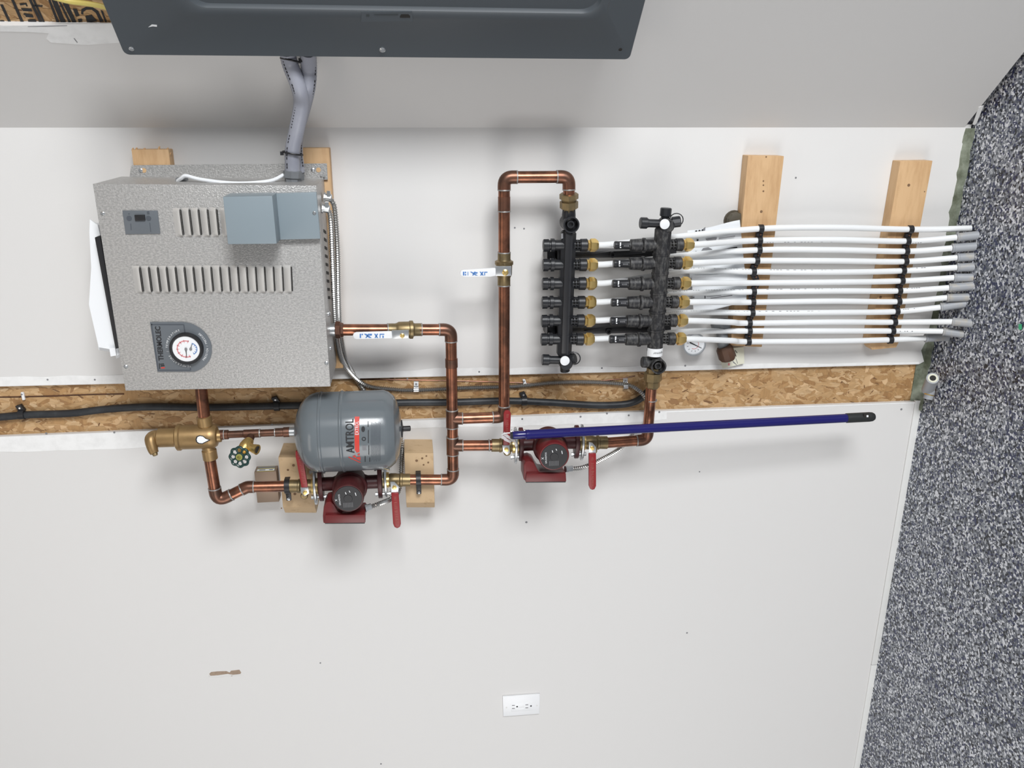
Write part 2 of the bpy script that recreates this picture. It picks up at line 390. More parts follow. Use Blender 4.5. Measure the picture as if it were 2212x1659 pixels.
# pressed wood strands of the exposed board: real flakes in six tones
STR = [mat('strand_%d' % i, c_, 0.65, noise=(60, tuple(x * 0.80 for x in c_), 0.40, 0.70, (0.6, 1, 3.0) if i % 2 else (2.6, 1, 0.7))) for i, c_ in enumerate(
    ((0.50, 0.31, 0.145), (0.43, 0.25, 0.105), (0.57, 0.375, 0.195), (0.35, 0.19, 0.075), (0.62, 0.43, 0.245), (0.19, 0.095, 0.04)))]
def strands(origin, ex, ez, nrm, L, W, n, parent):
    ms = [M() for _ in STR]
    for i in range(n):
        j = random.choices(range(6), (26, 24, 20, 12, 9, 5))[0]
        ln = random.uniform(0.016, 0.055) * (0.55 if j in (4, 5) else 1); wd = ln * random.uniform(0.16, 0.42) * (0.6 if j == 5 else 1)
        c_ = origin + ex * random.uniform(0, L) + ez * random.uniform(0, W); an = random.gauss(0.1, 0.55)
        dx = ez * math.sin(an) + ex * math.cos(an); dy = ex * -math.sin(an) + ez * math.cos(an); h = random.uniform(0.0003, 0.0013)
        pts = []
        for k_ in range(8):
            sx = (-1, -0.55, 0.2, 0.75, 1, 0.5, -0.1, -0.8)[k_]; sy = (-0.3, -1, -0.9, -0.8, 0.25, 0.95, 1, 0.7)[k_]
            pts.append(c_ + dx * ln * (sx + jit(0.16)) / 2 + dy * wd * (sy + jit(0.28)) / 2 + nrm * (h + jit(0.00025)))
        ms[j].add(pts, [list(range(8))])
    for m_, mt in zip(ms, STR):
        o = m_.build('wood_strands', mt, parent); o['kind'] = 'stuff'
p0, p1 = P(1990, 872, -0.0127), P(-20, 945, -0.0127); q0 = P(1990, 784, -0.0127)
strands(Vector((p1.x, 0.0127, p0.z - 0.01)), Vector((0, 0, 1)), Vector((1, 0, 0)), OUT, p1.z - p0.z + 0.02, q0.x - p1.x + 0.02, 2600, wallb)

# diagonal wall on the right
wallr = struct(M().prism([SD(0, 0, -0.0127), SD(1.5, 0, -0.0127), SD(1.5, TOPZ, -0.0127), SD(0, TOPZ, -0.0127)], -ND * 0.015).build('wall_right', OSB), 'diagonal wall meeting the back wall at the corner')
sn = (S(120, 56) - OD).dot(DD); zn = 1.75
pd = [SD(0, 0.012), SD(1.5, 0.012), SD(1.5, zn), SD(sn, zn), SD(sn, TOPZ), SD(0, TOPZ)]
shC = M().prism(pd, -ND * 0.0127).build('drywall_sheet', PAINT, wallr)
def sband(pts, e, th, name, m, parent): return M().prism([S(u, v, e) for u, v in pts], -ND * th).build(name, m, parent)
sband([(0, 56), (120, 53), (240, 51), (262, 66), (262, 92), (190, 97), (165, 96), (110, 92), (100, 84), (105, 72), (60, 69), (0, 68)], 0.0006, 0.0005, 'joint_compound', PRIMER, shC)
sband([(60, 57), (120, 55.5), (145, 55), (145, 56), (100, 57.5), (60, 58)], 0.0009, 0.0003, 'tape_crease', INKG, shC)
sband([(159, 83), (161, 83), (168, 92), (166, 92)], 0.0012, 0.0003, 'wall_scuff', INKG, shC)
sband([(2101, 269), (2114, 232), (2125, 228), (2108, 271)], 0.001, 0.001, 'paper_edge', PRIMER, shC)
sq = S(300, 56, -0.0127); strands(SD(sn - 0.01, zn + 0.02, -0.0127), Vector((0, 0, 1)), DD, ND, 0.75, 0.16, 500, wallr)
# printing stamped on the exposed board beyond the sheet
EB = -0.0108
for pl in ([(0, 10), (6, 10), (26, 52), (20, 52)], [(24, 0), (30, 0), (53, 51), (46, 51)], [(62, 0), (68, 0), (92, 50), (86, 50)], [(70, 0), (75, 0), (98, 50), (93, 50)],
           [(68, 10), (92, 12), (92, 15), (69, 14)], [(42, 8), (57, 7), (60, 14), (57, 14), (55, 10), (44, 12)], [(45, 18), (67, 19), (70, 25), (50, 24)], [(52, 29), (70, 32), (73, 38), (56, 37), (54, 33), (50, 31)],
           [(104, 0), (109, 0), (128, 48), (122, 48)], [(111, 0), (122, 0), (142, 48), (131, 48)], [(126, 3), (131, 4), (153, 48), (148, 48)], [(134, 4), (147, 8), (165, 48), (156, 48)],
           [(157, 19), (166, 20), (172, 34), (164, 36)], [(175, 30), (176, 20), (186, 15), (200, 16), (212, 24), (224, 47), (216, 47), (207, 28), (198, 21), (187, 21), (180, 26), (180, 32)],
           [(184, 35), (198, 32), (210, 46), (196, 48), (188, 47)], [(217, 22), (222, 24), (231, 47), (227, 48)], [(60, 43), (76, 42), (80, 49), (62, 50)], [(0, 44), (8, 44), (14, 52), (0, 52)], [(168, 42), (176, 40), (178, 46), (170, 48)]):
    sband(pl, EB, 0.0004, 'stamped_print', INK, wallr)

# ------------------------------------------------------------------ electrical panel on the diagonal wall
PE = 0.085
pa, pb = S(270, 125, PE), S(1362, 125, PE)
s0 = ((pa + pb) / 2 - OD).dot(DD); zt, zb = pa.z, pb.z; s1 = s0 + 0.36
ep = thing('breaker_panel', 'dark grey electrical breaker panel with raised door frame on the diagonal wall', 'breaker panel', SD((s0 + s1) / 2, zb, 0))
def rr(sa, sb, za, zb_, r, e, n=6):
    out = []
    for cx_, cz_, a0_ in ((sb - r, zb_ - r, 0), (sa + r, zb_ - r, 90), (sa + r, za + r, 180), (sb - r, za + r, 270)):
        for i in range(n + 1):
            a = math.radians(a0_ + 90 * i / n); out.append(SD(cx_ + r * math.cos(a), cz_ + r * math.sin(a), e))
    return out
g = (S(850, 22, PE) - OD).dot(DD) - s0; zi0 = zb + 0.09; zi1 = zt - 0.155
def rg(k, r, e): return rr(s0 + k, s1 - k, zb + (zi0 - zb) * k / g, zt - (zt - zi1) * k / g, r, e)
rings = [rr(s0 + 0.003, s1 - 0.003, zb + 0.003, zt - 0.003, 0.01, PE - 0.016), rr(s0, s1, zb, zt, 0.012, PE - 0.004), rr(s0 + 0.002, s1 - 0.002, zb + 0.002, zt - 0.002, 0.011, PE),
         rg(g * 0.80, 0.03, PE), rg(g * 0.83, 0.03, PE + 0.002), rg(g * 0.97, 0.032, PE + 0.002), rg(g * 1.0, 0.034, PE + 0.001), rg(g * 1.06, 0.036, PE - 0.010), rg(g * 1.09, 0.036, PE - 0.012)]
M().loft(rings, False).build('cover_frame', PANELG, ep)
M().prism(rg(g * 1.075, 0.036, PE - 0.0105), -ND * 0.004).build('door', PANELD, ep)
M().prism(rr(s0 + 0.02, s1 - 0.02, zb + 0.02, zt - 0.02, 0.004, 0.0), ND * (PE - 0.006)).build('back_box', PANELG, ep)
def sdisc(u, v, e, r, th, name, m, parent):
    c = S(u, v, e); return M().lathe(c, ND, [(0, r), (th * 0.5, r), (th, r * 0.6)], 14).build(name, m, parent)
sdisc(284, 105, PE, 0.0052, 0.003, 'screw', CHROME, ep)
w = sdisc(826, 107, PE, 0.0065, 0.004, 'screw', CHROME, ep)
sdisc(1340, 107, PE, 0.004, 0.0006, 'screw_hole', SLOT, ep)
lt = sband([(781, 26), (890, 25), (892, 46), (780, 47)], PE + 0.0032, 0.004, 'door_latch', PANELG, ep)
sband([(864, 35), (867, 31), (882, 31), (886, 35), (886, 38.5), (864, 38.5)], PE + 0.0037, 0.001, 'latch_slot', SLOT, lt)
sband([(807, 31), (860, 30), (860, 33), (812, 33)], PE + 0.0037, 0.001, 'latch_groove', PANELD, lt)
sband([(791, 31), (798, 31), (798, 36), (791, 36)], PE + 0.0037, 0.001, 'latch_mark', PANELD, lt)
sband([(320, 59), (328, 53), (339, 54), (339, 58), (330, 57)], PE + 0.0005, 0.0003, 'scratch', WINK, ep)
# yellow cable above the panel
M().tube(catmull([S(100, -10, 0.004), S(150, 3, 0.006), S(190, 8, 0.008), S(222, 14, 0.01), S(245, 22, 0.012)], 6), 0.0052, 8).build('yellow_cable', YELLOWC)
tag(bpy.data.objects['yellow_cable'], 'yellow sheathed cable crossing the stamped board above the breaker panel', 'cable')

# ------------------------------------------------------------------ boards behind the boiler
FD = 0.23                                   # front of the boiler stands this far off the wall
def zboard(u0, u1, v, d, name, label, m, xl):
    a, b = P(u0, v, d), P(u1, v, d)
    t = thing(name, label, 'board', Vector(((a.x + xl) / 2, 0, b.z)))
    M().wbox(xl, a.x, -d, -0.0005, b.z, a.z).build('board_body', m, t, bevel=0.003)
    return t, a, b
bt, a, b = zboard(283, 364, 323, 0.04, 'mounting_board', 'short pine board behind the top of the boiler with splintered end', PINE, -0.62)
for u, v, h in ((286, 321, 4), (294, 320, 2), (311, 321, 3), (343, 318, 5), (361, 321, 5), (367, 331, 3)):
    M().tube([P(u, v + 4, 0.03), P(u + 1, v, 0.031), P(u + 3, v - h * 0.5, 0.032)], [0.003, 0.002, 0.0004], 5).build('splinter', PINE, bt)
zboard(649, 711, 320, 0.04, 'mounting_board', 'smooth pine board behind the lower edge of the boiler', PINE, -0.66)

# ------------------------------------------------------------------ boiler
q = [P(u, v, FD) for u, v in ((200, 397), (683, 401), (714, 835), (271, 844))]   # top right, bottom right, bottom left, top left of the front
BZ = (q[1].z + q[2].z) / 2
boil = thing('electric_boiler', 'textured galvanised electric boiler cabinet with louvres and round gauge', 'boiler', Vector(((q[0].x + q[2].x) / 2, -0.13, BZ)))
c = sum(q, Vector()) / 4
ins = [c + (p - c) * 0.998 for p in q]
cab = M().prism([p + Vector((0, 0.005, 0)) for p in ins], (0, FD - 0.047, 0)).build('cabinet', GALV, boil)
fp = M().prism(q, (0, 0.006, 0)).build('front_panel', GALV, boil, bevel=0.0012)
fl = M().px([(283, 357), (706, 353), (708, 388), (279, 390)], 0.047, 0.0025).build('mounting_flange', GALV, boil)
disc(311, 368, 0.0472, 5, 0.0006).build('keyhole', PINE, fl); disc(688, 367, 0.0472, 5, 0.0006).build('keyhole', PINE, fl)
xhead(304, 368, 0.0472, 4.5, fl); xhead(676, 367, 0.0472, 4.5, fl)
for u, v in ((297, 386), (694, 379), (700, 381)): xhead(u, v, 0.05, 2.4, fl)
# gland and white braided lead on the side facing the corner
M().px([(378, 384), (400, 384), (401, 400), (379, 400)], 0.15, 0.03).build('rubber_gland', PVCD, boil, bevel=0.003)
M().tube(catmull([P(384, 391, 0.15), P(392, 385, 0.16), P(402, 380, 0.165), P(430, 387, 0.17), P(480, 394, 0.175), P(520, 396, 0.17), P(560, 394, 0.16), P(590, 389, 0.145), P(612, 378, 0.13)], 6), 0.0042, 8).build('braided_lead', PAPER, boil)
# louvres
def louver(ut, vt, ub, vb, wpx):
    a, b = P(ut, vt, FD + 0.0005), P(ub, vb, FD + 0.0005); sl = P(ut - wpx, vt, FD) - P(ut, vt, FD)
    rise = OUT * 0.0085; e = (b - a) * 0.07
    mm = M(); cols = []
    for t, h in ((0, 1), (0.18, 0.97), (0.5, 0.66), (0.85, 0.16), (1, 0)):
        cols.append([a + sl * t, a + e + sl * t + rise * h * 0.85, a + e * 2 + sl * t + rise * h, b - e * 2 + sl * t + rise * h, b - e + sl * t + rise * h * 0.85, b + sl * t])
    n = 6; vs = [p for col in cols for p in col]
    fs = [[k * n + i, k * n + i + 1, (k + 1) * n + i + 1, (k + 1) * n + i] for k in range(4) for i in range(n - 1)]
    lo = mm.add(vs, fs).build('louvre', GALVLIT, boil)
    ins_ = sl * 0.03; ow = sl * -0.16
    M().add([a + e * .6, a + e * 1.2 + ow, b - e * 1.2 + ow, b - e * .6], [[0, 1, 2, 3]]).build('slot_opening', SLOT, lo)
    M().add([a + e + ins_, a + e + ins_ + rise * 0.78, a + e * 2 + ins_ + rise * 0.93, b - e * 2 + ins_ + rise * 0.93, b - e + ins_ + rise * 0.78, b - e + ins_], [[0, 1, 2, 3, 4, 5]]).build('slot', SLOT, lo)
for i in range(18):
    t = i / 17
    louver(301.5 + t * 326.5, 574 - t * 1.5, 309.8 + t * 321, 633 - t * 0.5, 16.5)
for i in range(5): louver(388.5 + i * 19.6, 449 - i * 0.2, 396.5 + i * 19.2, 511, 16.5)
louver(487, 448.5, 494, 511, 13)
# switch plate
sp = M().px([(264, 455), (340, 455), (346, 505), (271, 506)], FD + 0.0025, 0.003).build('switch_plate', BADGE, boil, bevel=0.0006)
M().px([(290, 464.5), (312, 464), (313.5, 476.5), (291.5, 477)], FD + 0.006, 0.005).build('rocker_switch', BLACK, sp, bevel=0.0008)
for u in (279, 321): disc(u, 471.5, FD + 0.0025, 5.2, 0.0008).build('indicator_lens', BADGED, sp)
for pl in ([(277, 461), (280, 461), (280, 463), (277, 463)], [(317, 457), (322, 456), (323, 463), (318, 463)], [(281.5, 483), (283, 483), (284, 497), (282.5, 497)], [(322.5, 481), (324, 481), (326.5, 501), (325, 501)]):
    M().px(pl, FD + 0.0029, 0.0003).build('plate_lettering', BADGED, sp)
# relay box on the front
rb = M().px([(481, 425), (588, 423), (598, 527), (492, 528)], FD + 0.075, 0.073).build('relay_box', RELAY, boil, bevel=0.0025)
M().px([(596, 418), (683, 415.5), (692, 516), (605, 518)], FD + 0.018, 0.017).build('relay_base', RELAY, rb, bevel=0.002)
xhead(679, 460, FD + 0.018, 4, rb)
for u, v in ((222, 461), (272, 792), (705, 784)): xhead(u, v, FD, 4.2, fp)
# slots in the underside
for i in range(9):
    u, v = 699.7 + i * 1.16, 500.5 + i * 17.8
    p = PZ(u + 1.5, v, BZ - 0.0002 + 0.0009); k = mpp(p)
    M().box(p, Vector((0.0036, 0, 0)), Vector((-0.006, 0.026, 0)), Vector((0, 0, 0.0012))).build('vent_slot', SLOT, boil)
# hot outlet nipple
pxlathe((706, 713, 0.13), (728, 712.5, 0.13), [(0, 17), (5, 17), (6, 14), (22, 14)], 20).build('outlet_nipple', CHROME, boil)
for u, v in ((714, 678), (718, 752)): pxlathe((u - 8, v, 0.17), (u, v, 0.17), [(0, 6), (5, 6), (8, 3)], 12).build('hex_bolt', CHROME, boil)
# badge with gauge
arc = [(408.5, 698), (418, 701.5), (426.6, 706), (434.5, 711.5), (441, 718), (447, 725), (452, 733), (455.5, 741), (457, 749.6), (457.3, 760), (456, 769), (453, 777), (449.5, 783), (444.7, 788), (438.5, 794), (431, 799), (420, 803)]
bd = M().px([(323.5, 696), (396, 696)] + arc + [(340, 803.5)], FD + 0.003, 0.003).build('badge', BADGE, boil, bevel=0.0008)
def line(u0, v0, u1, v1, wpx, m, d, parent, name='badge_line'):
    a, b = P(u0, v0, d), P(u1, v1, d); n = (b - a).normalized().cross(OUT) * mpp(a) * wpx / 2
    return M().prism([a + n, b + n, b - n, a - n], OUT * 0.0003).build(name, m, parent)
for l in ((327, 699, 342, 801), (327, 701, 397, 701), (397, 701, 400, 722), (409, 782, 412, 800), (344, 800, 411, 800)): line(*l, 2.6, BADGED, FD + 0.003, bd)
text(bd, 'THERMOLEC', P(353.5, 779, FD + 0.0032), P(345.5, 705, FD + 0.0032), INK, 'brand_lettering', ysc=1.1, bold=0.03)
lg = P(356, 797, FD + 0.0033)
for pl, m in (([(344, 797), (346, 797), (345, 785), (343, 785)], INK), ([(347, 789), (355, 788), (355.5, 791), (347, 792)], INK), ([(348, 796), (356, 795.5), (356, 793), (347.5, 793.5)], RINK), ([(346, 786), (354, 785), (354.2, 787), (346.2, 788)], INK)):
    M().px(pl, FD + 0.0034, 0.0003).build('brand_mark', m, bd)
GC = P(404, 751.5, FD + 0.003); k = mpp(GC)
gg = M().lathe(GC, OUT, [(0, 35 * k), (0.009, 35 * k), (0.012, 33.5 * k), (0.012, 30 * k), (0.008, 28.5 * k), (0.008, 0.0001)], 40).build('gauge_bezel', BLACK, boil)
GF = GC + OUT * 0.0085
M().lathe(GF, OUT, [(0, 28.4 * k), (0.0004, 28.2 * k)], 40).build('dial', WHITE, gg)
XR, ZR = Vector((1, 0, 0)), Vector((0, 0, 1)); GFR = GF + OUT * 0.0006
rad = math.radians
ringsector(GFR, 17.0 * k, 19.2 * k, rad(-25), rad(205), XR, ZR, OUT).build('red_scale', PINKR, gg)
for i in range(9):
    a = rad(-20 + 220 * i / 8); d = XR * math.cos(a) + ZR * math.sin(a)
    M().prism([GFR + d * 14 * k + d.cross(OUT) * 0.5 * k, GFR + d * 20.5 * k + d.cross(OUT) * 0.5 * k, GFR + d * 20.5 * k - d.cross(OUT) * 0.5 * k, GFR + d * 14 * k - d.cross(OUT) * 0.5 * k], OUT * 0.0003).build('scale_tick', PINKR, gg)
G2 = GFR - ZR * 10 * k
ringsector(G2, 12 * k, 13.5 * k, rad(200), rad(345), XR, ZR, OUT).build('blue_scale', BINK, gg)
for i in range(6):
    a = rad(205 + 130 * i / 5); d = XR * math.cos(a) + ZR * math.sin(a)
    M().prism([G2 + d * 9 * k + d.cross(OUT) * 0.5 * k, G2 + d * 13 * k + d.cross(OUT) * 0.5 * k, G2 + d * 13 * k - d.cross(OUT) * 0.5 * k, G2 + d * 9 * k - d.cross(OUT) * 0.5 * k], OUT * 0.0003).build('scale_tick', BINK, gg)
def needle(o, dirv, L, wpx, nm):
    dirv = dirv.normalized(); s_ = dirv.cross(OUT) * wpx * k; o = o + OUT * 0.0015
    M().prism([o - dirv * 3 * k + s_, o + dirv * L * k + s_ * 0.3, o + dirv * L * k - s_ * 0.3, o - dirv * 3 * k - s_], OUT * 0.0006).build(nm, INK, gg)
    M().lathe(o, OUT, [(0, 3 * k), (0.001, 2.6 * k)], 14).build('needle_hub', INKG, gg)
needle(GFR, P(406, 772, FD) - P(404, 751.5, FD), 19, 1.2, 'needle'); needle(G2, P(416, 738, FD) - P(413.5, 750, FD), 12, 1.0, 'needle')
def arctext(s, r, a0_, a1_, inward):
    n = len(s)
    for i, ch in enumerate(s):
        if ch == ' ': continue
        a = rad(a0_ + (a1_ - a0_) * i / (n - 1)); d = XR * math.cos(a) + ZR * math.sin(a)
        upv = -d if inward else d; dx = upv.cross(OUT)
        c_ = GC + OUT * 0.0002 + d * (r + (2.2 if inward else -2.2)) * k
        w_ = 2.0 if ch not in '/I' else 0.9
        text(bd, ch, c_ - dx * w_ * k, c_ + dx * w_ * k, WINK, 'arc_lettering', scale=6.2 * k)
arctext('TEMPERATURE / TEMPERATURE', 41.5, 182, 16, False)
arctext('PRESSION / PRESSURE', 42, 230, 318, True)

# documents tucked on top of the boiler
doc = thing('document_stack', 'folded white papers with black binder edge lying on top of the boiler', 'papers', Vector((q[0].x - 0.2, -0.15, q[0].z)))
M().px([(204, 513), (216, 509), (258, 752), (249, 754)], 0.205, 0.02).build('binder_edge', BLACK, doc, bevel=0.002)
outl = [(194, 474), (205, 482), (211, 486), (217, 511), (258, 752), (259, 765), (251, 769), (248, 757), (241, 755), (213, 750), (197, 680), (192, 658), (197, 578), (193, 502)]
for i in range(4):
    M().px([(u + (i * 2.2 if u < 220 and v < 740 else 0), v + (2 * i if v > 700 else 3 * i if v < 480 else 0)) for u, v in outl], 0.182 - i * 0.011, 0.0045).build('paper_sheet', PAPER, doc)
M().px([(236, 752), (249, 752), (251, 768), (239, 770)], 0.19, 0.004).build('paper_sheet', PAPER, doc)

# ------------------------------------------------------------------ conduits from panel to boiler
def ribbed(pts, r, pitch, amp, n=10):
    p = catmull(pts, 14); L = sum((p[i + 1] - p[i]).length for i in range(len(p) - 1)); cnt = int(L / pitch * 2)
    acc = [0]
    for i in range(len(p) - 1): acc.append(acc[-1] + (p[i + 1] - p[i]).length)
    out = []; j = 0
    for i in range(cnt + 1):
        t = L * i / cnt
        while j < len(acc) - 2 and acc[j + 1] < t: j += 1
        out.append(p[j].lerp(p[j + 1], (t - acc[j]) / max(acc[j + 1] - acc[j], 1e-9)))
    return M().tube(out, [r * (1 + (amp if i % 2 else -amp)) for i in range(len(out))], n), out
def conduit(pts, label, nm, side):
    t = thing(nm, label, 'conduit', pts[-1])
    mm, path = ribbed(pts, 0.0172, 0.007, 0.018, 14)
    mm.build('corrugated_tube', PVC, t, smooth=60)
    pr = M(); n = len(path)
    for i in range(2, n - 3, 2):
        if random.random() < 0.85:
            d = (path[i + 1] - path[i]).normalized(); tc = (CAM - path[i]).normalized(); sd = d.cross(tc).normalized()
            o = (tc * math.cos(side) + sd * math.sin(side)) * 0.0172
            for _ in range(1): pr.box(path[i] + o, d * 0.0024, o.cross(d).normalized() * 0.0011, o.normalized() * 0.0009)
    pr.build('printed_text', INK, t)
    return t
conduit([S(621, 112, 0.05), S(627, 140, 0.055), P(646, 190, 0.205), P(651, 225, 0.18), P(641, 280, 0.155), P(632, 325, 0.14), P(632, 372, 0.13)], 'grey corrugated conduit entering the side connector of the boiler', 'flexible_conduit', 0.75)
conduit([S(665, 112, 0.05), S(667, 150, 0.05), P(664, 190, 0.19), P(652, 240, 0.145), P(640, 285, 0.115), P(638, 330, 0.10), P(643, 372, 0.095)], 'grey corrugated conduit running behind the other one below the panel', 'flexible_conduit', -0.9)
cn = thing('conduit_connector', 'dark grey conduit connector screwed into the boiler side', 'connector', P(632, 398, 0.13))
pxlathe((632, 368, 0.13), (632, 400, 0.13), [(0, 17), (2, 20), (16, 20), (17, 16.5), (32, 16.5)], 8).build('gland_nut', PVCD, cn)
pxlathe((643, 368, 0.095), (643, 398, 0.095), [(0, 14), (30, 14)], 8).build('rear_gland_nut', PVCD, cn)
def ziptie(u, v, d, r, label, hd):
    t = thing('cable_tie', label, 'cable tie', P(u, v, d)); c_ = P(u, v, d)
    ax = Vector((1, 0, 0)); x = Vector((0, 1, 0)); y = Vector((0, 0, 1))
    M().tube([c_ + (x * math.cos(a) + y * math.sin(a) * 1.0) * r + ax * 0.004 * math.sin(a) for a in [2 * math.pi * i / 20 for i in range(21)]], 0.0022, 6).build('strap', BLACK, t)
    M().box(c_ + y * hd * (r + 0.002) + OUT * 0.004, ax * 0.004, x * 0.004, y * 0.0035).build('tie_head', BLACK, t)
ziptie(632.5, 331, 0.138, 0.0215, 'black cable tie around the conduit just before the boiler connector', 1)
cT = S(627, 130, 0.055); ziptie(627, 130, -cT.y, 0.0195, 'black cable tie around the conduit at the breaker panel edge', -1)

# ------------------------------------------------------------------ pipework
PR = 0.0143
def ring_at(p, d, r, parent): M().lathe(p - d * 0.001, d, [(0, r * 0.98), (0.0008, r), (0.0022, r), (0.003, r * 0.97)], 20).build('solder_joint', SOLDER, parent)
def run(root, pts, r=PR, fit=COPPERF, bend=1.35, sock=0.011):
    n = len(pts); cur = pts[0]
    for i in range(1, n):
        d = (pts[i] - pts[i - 1]).normalized()
        if i < n - 1:
            d2 = (pts[i + 1] - pts[i]).normalized(); th = d.angle(d2); L = bend * r * math.tan(th / 2) if th < 2.4 else r
            a, b = pts[i] - d * L, pts[i] + d2 * L; ea, eb = a - d * sock, b + d2 * sock
            M().tube([cur, ea + d * 0.002], r, 20).build('pipe', COPPER, root)
            arcp = [ea]; nn = 8
            for k_ in range(nn + 1):
                t = k_ / nn; arcp.append((a * (1 - t) ** 2) + pts[i] * 2 * t * (1 - t) * 0.98 + a.lerp(b, 0.5) * 2 * t * (1 - t) * 0.02 + b * t ** 2)
            arcp.append(eb)
            M().tube(arcp, r * 1.11, 20).build('elbow', fit, root)
            ring_at(ea, d, r * 1.14, root); ring_at(eb, d2, r * 1.14, root)
            cur = eb - d2 * 0.002
        else:
            M().tube([cur, pts[i]], r, 20).build('pipe', COPPER, root)
def tee(root, p, along, branch, L=0.024, Lb=0.026, r=PR, m=COPPERF):
    along = along.normalized(); branch = branch.normalized()
    mm = M().tube([p - along * L, p + along * L], r * 1.12, 20); mm.tube([p, p + branch * Lb], r * 1.12, 20)
    mm.build('tee', m, root)
    for q_, d in ((p - along * L, -along), (p + along * L, along), (p + branch * Lb, branch)): ring_at(q_, d, r * 1.15, root)

DA = 0.115
# boiler outlet run with the tee column
ra = thing('copper_pipe_run', 'copper pipe column with two tees dropping from the boiler outlet', 'pipe', P(980, 1036, DA))
pts = [P(728, 712.5, 0.13), P(974, 712, DA), P(979, 1036.5, DA), P(884, 1036, DA)]
run(ra, pts)
pxlathe((724, 712.5, 0.13), (742, 712.5, 0.13), [(0, 16), (1.5, 18.5), (11, 18.5), (12.5, 15.5), (18, 14.5)], 6, 0.3).build('hex_union', COPPERF, ra)
colm = pts[2] - pts[1]
tA, tB = P(976.6, 904, DA), P(977.6, 962.5, DA)
dn = P(1030, 904, DA) - tA
tee(ra, tA, colm, dn); tee(ra, tB, colm, dn)
for v in (775, 868, 880): pxlathe((975, v, DA), (975.4, v + 18, DA), [(0, 13.6), (18, 13.6)], 20).build('coupling', COPPERF, ra) if v == 775 else None
# riser to the first manifold
DB = 0.112
rb_ = thing('copper_pipe_run', 'copper pipe loop rising from the upper tee to the end of the black manifold', 'pipe', P(1088, 900, DB))
run(rb_, [P(1000, 904, DA), P(1089, 901, DB), P(1089, 383, DB), P(1229, 382, DB), P(1229, 428, DB)])
pxlathe((1089, 425, DB), (1089, 455, DB), [(0, 13.5), (30, 13.5)], 20).build('coupling', COPPERF, rb_)
ring_at(P(1089, 456, DB), Vector((-1, 0, 0)), PR * 1.14, rb_)
# lower tee to pump, pump to second manifold
DC = 0.125
rc_ = thing('copper_pipe_run', 'short copper stub from the lower tee to the brass valve', 'pipe', P(1040, 962, DA))
run(rc_, [P(1000, 962.5, DA), P(1065, 962, DC)])
ring_at(P(1056, 962, DC), Vector((0, 0, -1)), PR * 1.14, rc_)
rd_ = thing('copper_pipe_run', 'dark copper pipe with elbow from the pump valve up to the dusty manifold', 'pipe', P(1400, 950, DC))
run(rd_, [P(1305, 957, DC), P(1398, 950, DC), P(1408, 824, 0.13)])
ring_at(P(1406.5, 864, 0.128), Vector((-1, 0, 0)), PR * 1.12, rd_)
# boiler return side through the air separator
DS = 0.16
re_ = thing('copper_pipe_run', 'copper stub between the boiler side and the brass air separator', 'pipe', P(438, 860, DS))
run(re_, [P(434, 835, 0.15), P(442, 908, DS)])
rf_ = thing('copper_pipe_run', 'offset copper pipe from the air separator down to the pump clamp', 'pipe', P(470, 1080, DS))
run(rf_, [P(452, 985, DS), P(468.5, 1084, DS), P(534, 1052, 0.15), P(628, 1050, 0.145)])

def ball_valve(A, B, label, group=None):
    t = thing('ball_valve', label, 'valve', P(*B)); L = math.hypot(B[0] - A[0], B[1] - A[1])
    pxlathe(A, B, [(0, 14), (L * .2, 14), (L * .24, 15), (L * .27, 20), (L * .36, 20), (L * .38, 18), (L * .68, 17.5), (L * .74, 15), (L * .78, 14), (L, 14)], 16).build('valve_body', BRASSD, t)
    a, b = P(*A), P(*B); d = (b - a).normalized()
    ring_at(a, d, PR * 1.16, t); ring_at(b, d, PR * 1.16, t)
    return t
bv1 = ball_valve((1089, 545, DB), (1088.5, 616, DB), 'brass ball valve with white lever on the manifold riser')
mmv = M().px([(1070, 575), (1105, 575), (1105, 596), (1070, 596)], DB + 0.036, 0.004); mmv.build('lever_plate', CHROME, bv1, bevel=0.0008)
ylathe(1090, 586, DB + 0.02, [(0, 7), (0.016, 7), (0.018, 3.5), (0.022, 3.5)], 12).build('stem_nut', BRASSB, bv1)
gp = M().px([(994, 588), (997, 584), (1003, 583), (1068, 579), (1071, 580), (1071, 596), (1060, 598), (1003, 598.5), (996, 596), (994, 593)], DB + 0.040, 0.007).build('lever_grip', WHITE, bv1, bevel=0.002)
for pl in ([(1000, 587), (1003, 587), (1003, 595), (1000, 595)], [(1004, 587), (1007, 587), (1007, 590), (1004, 590)], [(1004, 592), (1007, 592), (1007, 595), (1004, 595)], [(1010, 587), (1011.5, 587), (1011.5, 595), (1010, 595)],
           [(1015, 587), (1019, 587), (1032, 595), (1027, 595)], [(1020, 595), (1023, 595), (1028, 587), (1024, 587)], [(1027, 588), (1032, 588), (1031, 591), (1026, 591)], [(1036, 587), (1039, 587), (1045, 595), (1042, 595)],
           [(1042, 587), (1045, 587), (1040, 595), (1037, 595)], [(1046, 587), (1053, 587), (1053, 589), (1048, 589), (1048, 595), (1046, 595)]):
    M().px(pl, DB + 0.0406, 0.0006).build('blue_marking', BINK, gp)
bv2 = ball_valve((911, 712, DA + 0.002), (838, 712.5, DA + 0.01), 'brass ball valve with white lever below the boiler outlet')
M().px([(846, 714), (883, 713), (883, 730), (846, 732)], DA + 0.038, 0.004).build('lever_plate', CHROME, bv2, bevel=0.0008)
ylathe(869, 721, DA + 0.02, [(0, 7), (0.017, 7), (0.019, 3.5), (0.024, 3.5)], 12).build('stem_nut', BRASSB, bv2)
gp = M().px([(762, 725), (764, 720), (770, 718), (846, 716), (848, 731), (770, 733), (764, 731)], DA + 0.045, 0.007).build('lever_grip', WHITE, bv2, bevel=0.002)
